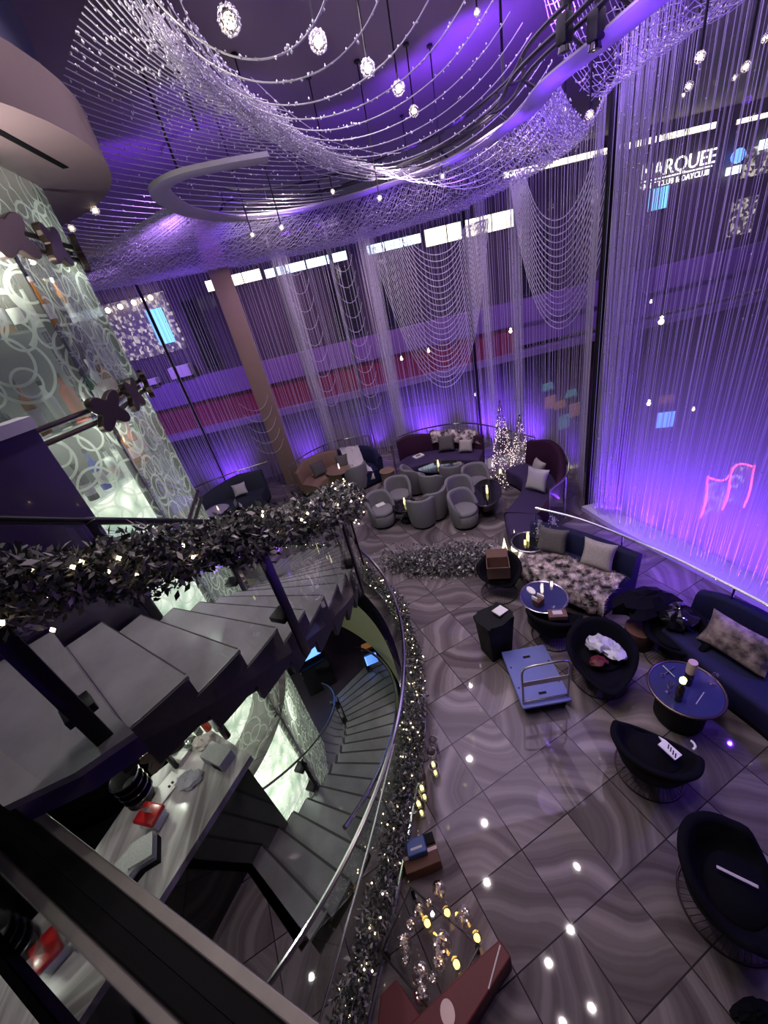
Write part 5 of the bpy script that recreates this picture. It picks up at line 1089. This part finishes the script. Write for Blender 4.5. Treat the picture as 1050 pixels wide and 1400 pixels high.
b = MB(); b.box((0, yb, .60), (W_ - .07, .006, .085)); b.build('label_bar', 'label_silver', t, False); b = MB(); b.tube([(-hw, yb, .245), (hw, yb, .245)], .012, 8); b.build('hinge_bar', 'chrome', t)

# ------------------------------------------------------------------ lit cone trees
def cone_tree(u, v, h, r, label, nl):
    p = at(u, v, 0); t = empty('cone_tree', label, 'light tree', (p.x, p.y, 0), 0)
    b = MB()
    for k in range(10):
        a = 2 * PI * k / 10; b.tube([(r * math.cos(a), r * math.sin(a), .02), (.015 * math.cos(a), .015 * math.sin(a), h)], .004, 4)
    for k in range(9): q = k / 9; b.tube([((r * (1 - q) + .012) * math.cos(2 * PI * i / 20), (r * (1 - q) + .012) * math.sin(2 * PI * i / 20), .02 + h * q * .98) for i in range(20)], .004, 4, True)
    b.build('wire_frame', 'dark_metal', t)
    C = []
    for i in range(nl):
        q = 1 - math.sqrt(random.random()); a = random.uniform(0, 6.28); rr = r * (1 - q) + .015; C.append((rr * math.cos(a), rr * math.sin(a), .03 + h * q * .97))
    o = octas('string_lights', C, .0095, 'bulb_pink', t); o['kind'] = 'stuff'
    leaves_ = [(c[0] * .9, c[1] * .9, c[2]) for c in C for _ in range(3)]; o = leaves('tinsel', leaves_, .035, 'plum_velvet', t); o['kind'] = 'stuff'
cone_tree(688, 640, 1.9, .30, 'tall cone tree of warm lights beside the purple sofa', 300)
cone_tree(712, 637, 1.45, .27, 'shorter cone tree of warm lights beside the plum sofa', 230)
c = at(700, 650, .1); C = [(c.x + random.gauss(0, .36), c.y + random.gauss(0, .16), abs(random.gauss(.03, .05)) + .01) for _ in range(260)]; o = leaves('garland', [q for q in C for _ in range(8)], .09, 'frost_leaf'); tag(o, 'low lit garland heaped round the feet of the cone trees', 'garland', kind='stuff'); q = octas('string_lights', [(a_, b_, c_ + .05) for a_, b_, c_ in C[:150]], .011, 'bulb_pink', o); q['kind'] = 'stuff'
for u, v, lab in [(684, 646, 'candle jar at the foot of the tall cone tree'), (698, 651, 'candle jar between the two cone trees')]: p = at(u, v, .1); candle(p.x, p.y, 0, .2, .05, lab)
for u, v, h, r, lab in [(690, 752, .32, .07, 'smallest glowing cone tree left of the pedestal table'), (704, 752, .52, .09, 'tallest of three glowing cones by the pedestal table'), (713, 766, .42, .09, 'middle glowing cone nearest the fur-covered sofa')]:
    p = at(u, v, 0); t = empty('light_cone', lab, 'light tree', (p.x, p.y, 0)); b = MB(); b.lathe([(0, .01), (r, .01), (r * .5, h * .5), (.006, h)], 18); b.build('cone', 'votive_glass', t); b = MB(); b.lathe([(0, .015), (r * .8, .015), (r * .42, h * .48), (0, h * .97)], 14); b.build('glow', 'tree_glow', t)

# ------------------------------------------------------------------ garlands
def tube_leaves(path, r, n, flat=1.0):
    P = resample(path, .02); C = []
    for _ in range(n):
        p = P[random.randrange(len(P))]; q = r * math.sqrt(random.random()) * (1 + .25 * math.sin(p.x * 9 + p.y * 7)); d = Vector((random.gauss(0, 1), random.gauss(0, 1), random.gauss(0, flat))).normalized() * q; C.append(tuple(p + d))
    return C
def garland(label, path, r, n, size, nb, mat='frost_leaf', br=.010, bulb='bulb_warm'):
    t = empty('garland', label, 'garland', (0, 0, 0))
    o = leaves('foliage', tube_leaves(path, r, n), size, mat, t); o['kind'] = 'stuff'
    b = MB(); b.tube(resample(path, .1), .02, 6); b.build('stem', 'stair_side', t)
    C = tube_leaves(path, r * 1.12, nb); C = [(x + random.gauss(0, .02), y + random.gauss(0, .02), z_) for x, y, z_ in C]; o = octas('string_lights', C, br, bulb, t); o['kind'] = 'stuff'
    return t
GP = [pol(3.84, a, zup(a) + .97) for a in [-50 + 3 * i for i in range(22)]]
garland('thick frosted garland with warm lights on the upper stair rail', GP, .17, 26000, .055, 90, br=.012)
p = pol(3.8, 9, zup(9) + .9); garland('bushy frosted garland end with many lights where the stair rail turns away', [pol(3.85, a, zup(a) + .92) for a in (2, 8, 14, 20, 26)], .24, 11000, .06, 240)
garland('lit frosted garland lining the rail of the floor well', [q + Vector((q.x - TC[0], q.y - TC[1], 0)).normalized() * .03 + Vector((0, 0, .42 + .10 * math.sin(i * .35))) for i, q in enumerate(RP)], .13, 22000, .05, 210, br=.010)
GB = []
for _ in range(11000):
    s = random.random(); c = at(*lp((520, 768), (672, 752), s), .1).lerp(at(*lp((575, 776), (655, 775), s), .1), random.random()); c.x += random.gauss(0, .12); c.y += random.gauss(0, .12); GB.append((c.x, c.y, abs(random.gauss(.02, .14)) + .02))
o = leaves('garland', GB, .075, 'frost_leaf_pale'); tag(o, 'heap of unlit frosted garland lying on the floor by the well', 'garland', kind='stuff')

# small things on the seats and floor of the rear lounge
p = at(572, 624, .45); t = empty('book', 'white book lying on the left of the purple sofa', 'book', (p.x, p.y, .44), .4); b = MB(); b.box((0, 0, .02), (.30, .2, .04)); b.build('cover', 'paper', t, False, .004); b = MB(); b.box((0, .0, .042), (.16, .1, .003)); b.build('picture', 'cushion_grey', t, False)
p = at(520, 690, .46); t = empty('paper_sheet', 'white paper lying on the seat of the leftmost grey chair', 'paper', (p.x, p.y, .46), .3); b = MB(); b.box((0, 0, .004), (.22, .16, .006)); b.build('sheet', 'paper', t, False)
p = at(566, 697, .46); t = empty('branch_bundle', 'bundle of pale bare branches lying over the small black table', 'branches', (p.x, p.y, .47), .3)
b = MB()
for k in range(16):
    a_ = random.uniform(.2, 1.1); L_ = random.uniform(.25, .5); b.tube([(-.1, -.12, .01 + .004 * k), (-.1 + L_ * .5 * math.cos(a_), -.12 + L_ * .5 * math.sin(a_), .05), (-.1 + L_ * math.cos(a_ + .3), -.12 + L_ * math.sin(a_ + .3), .04 + random.uniform(0, .1))], .005, 5)
b.build('twigs', 'cushion_silver', t)
for k, (u, v, lab) in enumerate([(737, 716, 'crystal bead drops hanging at the end of the right guard rail'), (757, 712, 'second group of crystal bead drops along the right guard rail')]):
    p = at(u, v, .9); t = empty('crystal_drops', lab, 'bead drops', (p.x, p.y, 0), 0); C = [(random.gauss(0, .04), random.gauss(0, .04), random.uniform(.35, .98)) for _ in range(70)]; o = octas('beads', C, .012, 'crystal', t); o['kind'] = 'stuff'; b = MB()
    for q in range(5): b.tube([(random.gauss(0, .04), random.gauss(0, .04), .35), (random.gauss(0, .02), random.gauss(0, .02), .98)], .003, 4)
    b.build('threads', 'label_silver', t)
# ------------------------------------------------------------------ bar counter and the things on it
BT = 1.14
bc = empty('bar_counter', 'marble topped bar counter with a dark glossy front under the stair', 'bar counter', (-2.9, 1.8, 0))
CP = [(-1.99, 2.56), (-3.3, .29), (-4.3, .6), (-3.47, 1.87), (-3.22, 2.5), (-2.55, 2.98)]
loc = bc.location
b = MB(); b.prism([(x - loc.x, y - loc.y) for x, y in CP], BT - .09, BT); b.build('worktop', 'counter_marble', bc, False, .004)
cx, cy = -2.95, 1.75
b = MB(); b.prism([((x - cx) * .93 + cx - loc.x, (y - cy) * .93 + cy - loc.y) for x, y in CP], -.95, BT - .09); b.build('front', 'black_gloss', bc, False)
b = MB(); b.grid([arc(TC, 1.72, -40, -125, 24, .0), arc(TC, 1.72, -40, -125, 24, 3.1)]); o = b.build('core_cover', 'void_black', solid=.03); tag(o, 'black sheet added behind the counter to hide the glowing core', 'panel')  # added black sheet that blocks the core's glow behind the counter
b = MB(); b.prism([tuple(p.xy) for p in arc(TC, 1.76, -42, -120, 20)] + [(-4.3, .75), (-3.6, 1.9), (-3.33, 2.48), (-2.72, 2.96)], -.0, .8); o = b.build('back_counter', 'void_black', smooth=False); tag(o, 'black lower back counter inside the bar', 'counter')
def cpt(u, v, dz=0): p = at(u, v, BT + dz); return p
for k, (u, v, rz, nst, lab) in enumerate([(196, 1166, .35, 9, 'larger stack of grey embossed napkins at the front of the counter'), (172, 1190, .95, 7, 'smaller slanted stack of grey napkins beside the larger one')]):
    p = cpt(u, v, .1); t = empty('napkin_stack', lab, 'napkins', (p.x, p.y, BT), rz); t.scale = (1.3,) * 3
    b = MB(); b.box((0, 0, .025), (.17, .17, .05)); b.build('holder', 'black_matte', t, False, .004)
    b = MB()
    for i in range(nst): b.box((random.uniform(-.004, .004), random.uniform(-.004, .004), .055 + i * .008), (.155, .155, .007))
    b.build('napkins', 'napkin_grey', t, False)
p = cpt(207, 1116, .1); t = empty('tissue_box', 'shiny red lidded tissue box on the marble counter', 'tissue box', (p.x, p.y, BT), -.35); t.scale = (1.45,) * 3
b = MB(); b.box((0, 0, .045), (.15, .12, .09)); b.build('base', 'clear_glass', t, False, .005); b = MB(); b.box((0, 0, .04), (.13, .10, .07)); b.build('tissues', 'paper', t, False)
b = MB(); b.box((0, 0, .10), (.165, .13, .035)); b.build('lid', 'red_lacquer', t, bevel=.014, seg=3)
b = MB(); b.add([(-.03, 0, .115), (.03, .005, .115), (.045, .02, .19), (-.01, -.015, .20), (0, .02, .115)], [(0, 1, 2, 3), (1, 4, 2), (4, 0, 3, 2)]); b.build('tissue', 'paper', t, False)
p = cpt(192, 1085, .10); 
for k in range(4):
    t = empty('bowl', '%s dark steel bowl of the stack on the counter' % ['lowest', 'second from the bottom', 'second from the top', 'topmost'][k], 'bowl', (p.x - .012 * k, p.y + .012 * k, BT + .075 * k), 0, 'stacked steel bowls'); t.scale = (1.55,) * 3
    b = MB(); b.lathe([(0, .0), (.06, .0), (.085, .10), (.09, .10), (.083, .095), (.055, .008), (0, .008)], 26); b.build('bowl', 'dark_metal', t); b = MB(); b.tube([(.088 * math.cos(2 * PI * i / 28), .088 * math.sin(2 * PI * i / 28), .10) for i in range(28)], .006, 6, True); b.build('rim', 'chrome', t)
p = cpt(228, 1078); t = empty('menu_sheet', 'printed paper sheet curling on the counter beside the bowls', 'paper', (p.x, p.y, BT), -.6)
b = MB(); b.grid([[(x, y, .006 + .05 * max(0, x) ** 1.2 * 4 + .002) for x in (-.1, -.05, 0, .05, .1)] for y in (-.14, 0, .14)]); b.build('sheet', 'paper', t, solid=.003)
for x_, y_ in ((.05, .06), (.05, .02)): b = MB(); b.box((x_, y_, .045), (.03, .022, .003)); b.build('print', 'black_matte', t, False)
p = cpt(258, 1066, .04); crumple('ice_bag', 'bag_plastic', (p.x, p.y, BT), .13, .10, .10, 'clear plastic bag of ice on the marble counter', 'bag', 21)
p = cpt(244, 1032, .04); t = empty('dispenser_box', 'pale blue box with an oval opening at the back of the counter', 'box', (p.x, p.y, BT), -.5); b = MB(); b.box((0, 0, .04), (.22, .14, .08)); b.build('body', 'label_silver', t, False, .008); b = MB(); b.lathe([(0, 0), (.04, 0), (.04, .004), (0, .004)], 18, (-.03, 0, .08), sx=1.3); b.build('opening', 'black_matte', t); b = MB(); b.box((.08, .0, .083), (.09, .10, .006)); b.build('card', 'paper', t, False)
p = cpt(298, 1034, .07); t = empty('carton', 'grey carton at the far corner of the counter', 'box', (p.x, p.y, BT), -.55); b = MB(); b.box((0, 0, .07), (.30, .18, .14)); b.build('body', 'napkin_grey', t, False, .006); b = MB(); b.box((.06, -.092, .05), (.12, .004, .08)); b.build('panel', 'black_matte', t, False)
p = cpt(277, 1014, .06); crumple('cloth', 'cushion_silver', (p.x, p.y, BT), .12, .09, .11, 'folded cream cloth beside the grey carton', 'cloth', 22)
p = cpt(258, 1014, .06); crumple('strainer_bag', 'black_gloss', (p.x, p.y, BT), .10, .08, .12, 'shiny black bar tools heap at the back of the counter', 'bar tools', 23)
for k, (u, v, mat, lab) in enumerate([(268, 996, 'bottle_dark', 'dark bottle leftmost at the end of the counter'), (280, 990, 'bottle_red', 'red topped bottle second at the end of the counter'), (294, 990, 'bottle_clear', 'clear bottle third at the end of the counter'), (306, 1000, 'bottle_dark', 'dark bottle nearest the crystal wall on the counter')]):
    p = cpt(u, v, .1); bottle('bottle', p.x, p.y, BT, .04, .30, mat, lab)

# near end of the bar side: tinted reflecting glass standing in a dark metal channel
GA, GB_ = at(10, 1130, 3.25), at(320, 1400, 3.25); gd = (GB_ - GA).normalized(); gn = Vector((-gd.y, gd.x, 0)); gn = gn if gn.y > 0 else -gn; G0, G1 = GA - gd * 1.6, GB_ + gd * .75
t = empty('glass_screen', 'tinted reflecting glass screen in a dark metal channel at the landing', 'glass screen', tuple((G0 + G1) / 2)); L_ = (G1 - G0).length; t.rotation_euler = (0, 0, math.atan2(gd.y, gd.x))
sg = 1 if (Matrix.Rotation(math.atan2(gd.y, gd.x), 3, 'Z') @ Vector((0, 1, 0))).dot(gn) > 0 else -1
b = MB(); b.box((0, -sg * .006, .55), (L_, .012, 1.25)); b.build('pane', 'glass_mirror', t, False)
b = MB(); b.box((0, -sg * .02, .55), (L_, .01, 1.25)); b.build('backing', 'void_black', t, False)
b = MB(); b.box((0, sg * .036, -.03), (L_, .07, .05)); b.build('channel', 'black_matte', t, False)
b = MB(); b.box((0, sg * .092, -.015), (L_, .045, .06)); b.build('edge_strip', 'brushed_metal', t, False, .006)

# ------------------------------------------------------------------ bottles behind the tower glass
cols = ['bottle_amber', 'bottle_dark', 'bottle_clear', 'bottle_red', 'bottle_clear', 'bottle_amber', 'bottle_green', 'bottle_clear']
NM = {'bottle_amber': 'amber', 'bottle_dark': 'dark', 'bottle_clear': 'clear', 'bottle_red': 'red', 'bottle_green': 'green', 'bottle_blue': 'blue'}
NTH = ['first', 'second', 'third', 'fourth', 'fifth', 'sixth', 'seventh', 'eighth', 'ninth', 'tenth', 'eleventh', 'twelfth', 'thirteenth']
for sh, (zs, r, nm, seq, a0, a1) in enumerate([(5.37, 1.84, 'top', ['bottle_amber', 'bottle_clear', 'bottle_dark', 'bottle_amber', 'bottle_clear', 'bottle_dark', 'bottle_amber', 'bottle_dark', 'bottle_clear', 'bottle_amber', 'bottle_dark'], 24, -38), (4.64, 1.84, 'middle', ['bottle_amber', 'bottle_amber', 'bottle_clear', 'bottle_green', 'bottle_dark', 'bottle_red', 'bottle_clear', 'bottle_amber', 'bottle_dark', 'bottle_clear', 'bottle_amber'], 24, -38), (3.99, 1.86, 'lower', ['bottle_green', 'bottle_clear', 'bottle_red', 'bottle_amber', 'bottle_clear', 'bottle_clear', 'bottle_blue', 'bottle_dark', 'bottle_clear', 'bottle_dark'], 26, -32)]):
    for k, mt in enumerate(seq):
        a = a0 + (a1 - a0) * k / (len(seq) - 1); p = pol(r + random.uniform(-.03, .03), a)
        bottle('bottle', p.x, p.y, zs, random.uniform(.04, .058), random.uniform(.32, .44), mt, '%s bottle, %s from the right edge on the %s tower shelf' % (NM[mt], NTH[k], nm), random.choice(['black_matte', 'bronze_metal', 'label_silver']), random.choice([None, 'paper', 'label_silver', 'bottle_rose']), group='bottles on the %s tower shelf' % nm)
for k, (a, zz) in enumerate([(-8, .9), (-14, .9), (-3, 1.1), (2, .6)]):
    p = pol(1.86, a); t = bottle('bottle', p.x, p.y, 1.12, .05, .36, ['bottle_amber', 'bottle_red', 'bottle_dark', 'bottle_amber'][k], '%s bottle, %s from the left in the bright tower wall under the stair' % (['amber', 'red', 'dark', 'amber'][k], NTH[k]), group='bottles in the bright tower wall')
b = MB(); b.lathe([(1.64, 0), (1.98, 0), (1.98, .02), (1.64, .02), (1.64, 0)], 40, (TC[0], TC[1], 1.1)); o = b.build('glass_shelf', 'clear_glass'); o.parent = tw; o.matrix_parent_inverse = Matrix.Translation((-TC[0], -TC[1], 4.6)); o.name = 'shelf'

# ------------------------------------------------------------------ candle glasses along the well rail, boxes, red tray
for k, (u, v, lit) in enumerate([(577, 1003, 0), (577, 1017, 0), (594, 1020, 0), (575, 1034, 0), (592, 1036, 0), (575, 1052, 0), (595, 1055, 1), (578, 1070, 0), (580, 1088, 1), (571, 1094, 0), (576, 1110, 1)]):
    p = at(u, v, .06); t = empty('candle_glass', '%s glass candle cylinder, %s from the far end of the cluster by the rail' % ('lit' if lit else 'unlit', NTH[k]), 'candle', (p.x, p.y, 0), 0, 'candle glasses by the well rail')
    b = MB(); b.lathe([(0, .0), (.055, .0), (.058, .20), (.052, .20), (.05, .012), (0, .012)], 18); b.build('glass', 'votive_glass', t)
    b = MB(); b.lathe([(0, .014), (.02, .014), (.02, .055), (0, .06)], 12); b.build('candle', 'flame' if lit else 'cushion_silver', t)
p = at(577, 1160, .2); t = empty('blue_box', 'small blue box on top of the brown carton by the rail', 'box', (p.x - .05, p.y, .20), .1); b = MB(); b.box((0, 0, .05), (.20, .14, .10)); b.build('body', 'blue_box', t, False, .01); b = MB(); b.box((0, -.02, .1015), (.12, .02, .003)); b.build('label', 'label_silver', t, False)
p = at(576, 1172, .1); t = empty('brown_carton', 'low brown carton under the blue box by the rail', 'box', (p.x, p.y, 0), .12); b = MB(); b.box((0, 0, .10), (.36, .24, .195)); b.build('body', 'carton_brown', t, False, .008); b = MB(); b.box((.0, .0, .198), (.36, .03, .004)); b.build('tape', 'bottle_rose', t, False); b = MB(); b.box((.12, .08, .215), (.12, .09, .03)); b.build('flap', 'black_matte', t, False)
# tray of crystal drops with red folded panels
q = [at(u, v, .25) for u, v in [(560, 1210), (655, 1290), (600, 1395), (520, 1300)]]; c = sum(q, Vector()) / 4
tr = empty('display_tray', 'low dark tray holding crystal drop ornaments beside the rail', 'tray', (c.x, c.y, 0))
b = MB(); b.prism([(p.x - c.x, p.y - c.y) for p in q][::-1], .14, .18); b.build('tray', 'clear_glass', tr, False)
b = MB()
for p in q: b.box((p.x * .94 + c.x * .06 - c.x, p.y * .94 + c.y * .06 - c.y, .07), (.03, .03, .14))
b.build('feet', 'black_matte', tr, False)
b = MB()
for i in range(4): p, r_ = q[i] - c, q[(i + 1) % 4] - c; b.tube([(p.x, p.y, .20), (r_.x, r_.y, .20)], .008, 6)
b.build('frame', 'dark_metal', tr)
DR = [(600, 1215, 1.0), (572, 1243, .9), (634, 1253, 1.2), (603, 1290, 1.35), (552, 1287, .95), (560, 1262, .75), (574, 1330, 1.1), (575, 1358, .95), (585, 1232, .6), (598, 1312, .8), (590, 1335, .6), (553, 1310, .55)]
for k, (u, v, s) in enumerate(DR):
    p = at(u, v, .26); t = empty('crystal_drop', 'glass drop ornament, %s of the heap counted from the far end' % NTH[k] if k else 'glass drop ornament standing farthest from the viewer on the tray', 'ornament', (p.x, p.y, .18), random.uniform(0, 3), 'crystal drops on the tray'); t.scale = (s * 1.25,) * 3
    b = MB(); b.lathe([(0, 0), (.035, .012), (.055, .045), (.045, .09), (.016, .14), (.004, .17)], 14); b.build('drop', 'votive_glass', t)
    octas('facet', [(.04 * math.cos(a) * random.random(), .04 * math.sin(a) * random.random(), random.uniform(.02, .1)) for a in [random.uniform(0, 6.28) for _ in range(16)]], .011, 'crystal', t)
    octas('sparkle', [(.03 * math.cos(a), .03 * math.sin(a), random.uniform(.03, .09)) for a in [random.uniform(0, 6.28) for _ in range(5)]], .006, 'bulb_pink', t)
for u, v, lab in [(584, 1262, 'amber candle among the crystal drops at the middle'), (652, 1282, 'amber candle at the red panel near the tray corner'), (624, 1318, 'amber candle lowest at the edge of the red panel'), (611, 1247, 'small amber candle at the far side of the tray')]:
    p = at(u, v, .22); candle(p.x, p.y, .18, .085 if 'small' not in lab else .06, .036, lab, 'flame_amber')
def panel_box(nm, px, h0, h1, mat, lab, cat):
    P = [at(u, v, h1) for u, v in px]; c = sum(P, Vector()) / len(P); t = empty(nm, lab, cat, (c.x, c.y, 0)); b = MB(); b.prism([(p.x - c.x, p.y - c.y) for p in P][::-1], h0, h1); b.build('body', mat, t, False, .012); return t, c
t, c = panel_box('red_box', [(683, 1284), (699, 1308), (628, 1420), (566, 1440), (560, 1400), (640, 1322)], .0, .36, 'red_velvet', 'red velvet box in front of the crystal drops at the bottom edge', 'box')
p0, p1 = at(684, 1292, .363) - c, at(668, 1352, .363) - c; b = MB(); b.tube([(p0.x, p0.y, .363), (p1.x, p1.y, .363)], .006, 6); b.build('piping', 'label_silver', t)
p0 = at(612, 1385, .362) - c; b = MB(); b.lathe([(0, 0), (.055, 0), (.055, .008), (0, .008)], 20, (p0.x, p0.y, .36), sy=1.3); b.build('button', 'bottle_rose', t)
panel_box('red_box', [(541, 1338), (580, 1395), (560, 1440), (512, 1440), (520, 1360)], .0, .20, 'red_velvet', 'smaller dark red box left of the crystal drops', 'box')
p = at(1030, 1385, .05); crumple('shoe', 'black_fabric', (p.x, p.y, 0), .14, .07, .10, 'dark object on the floor at the bottom right corner', 'bag', 33)
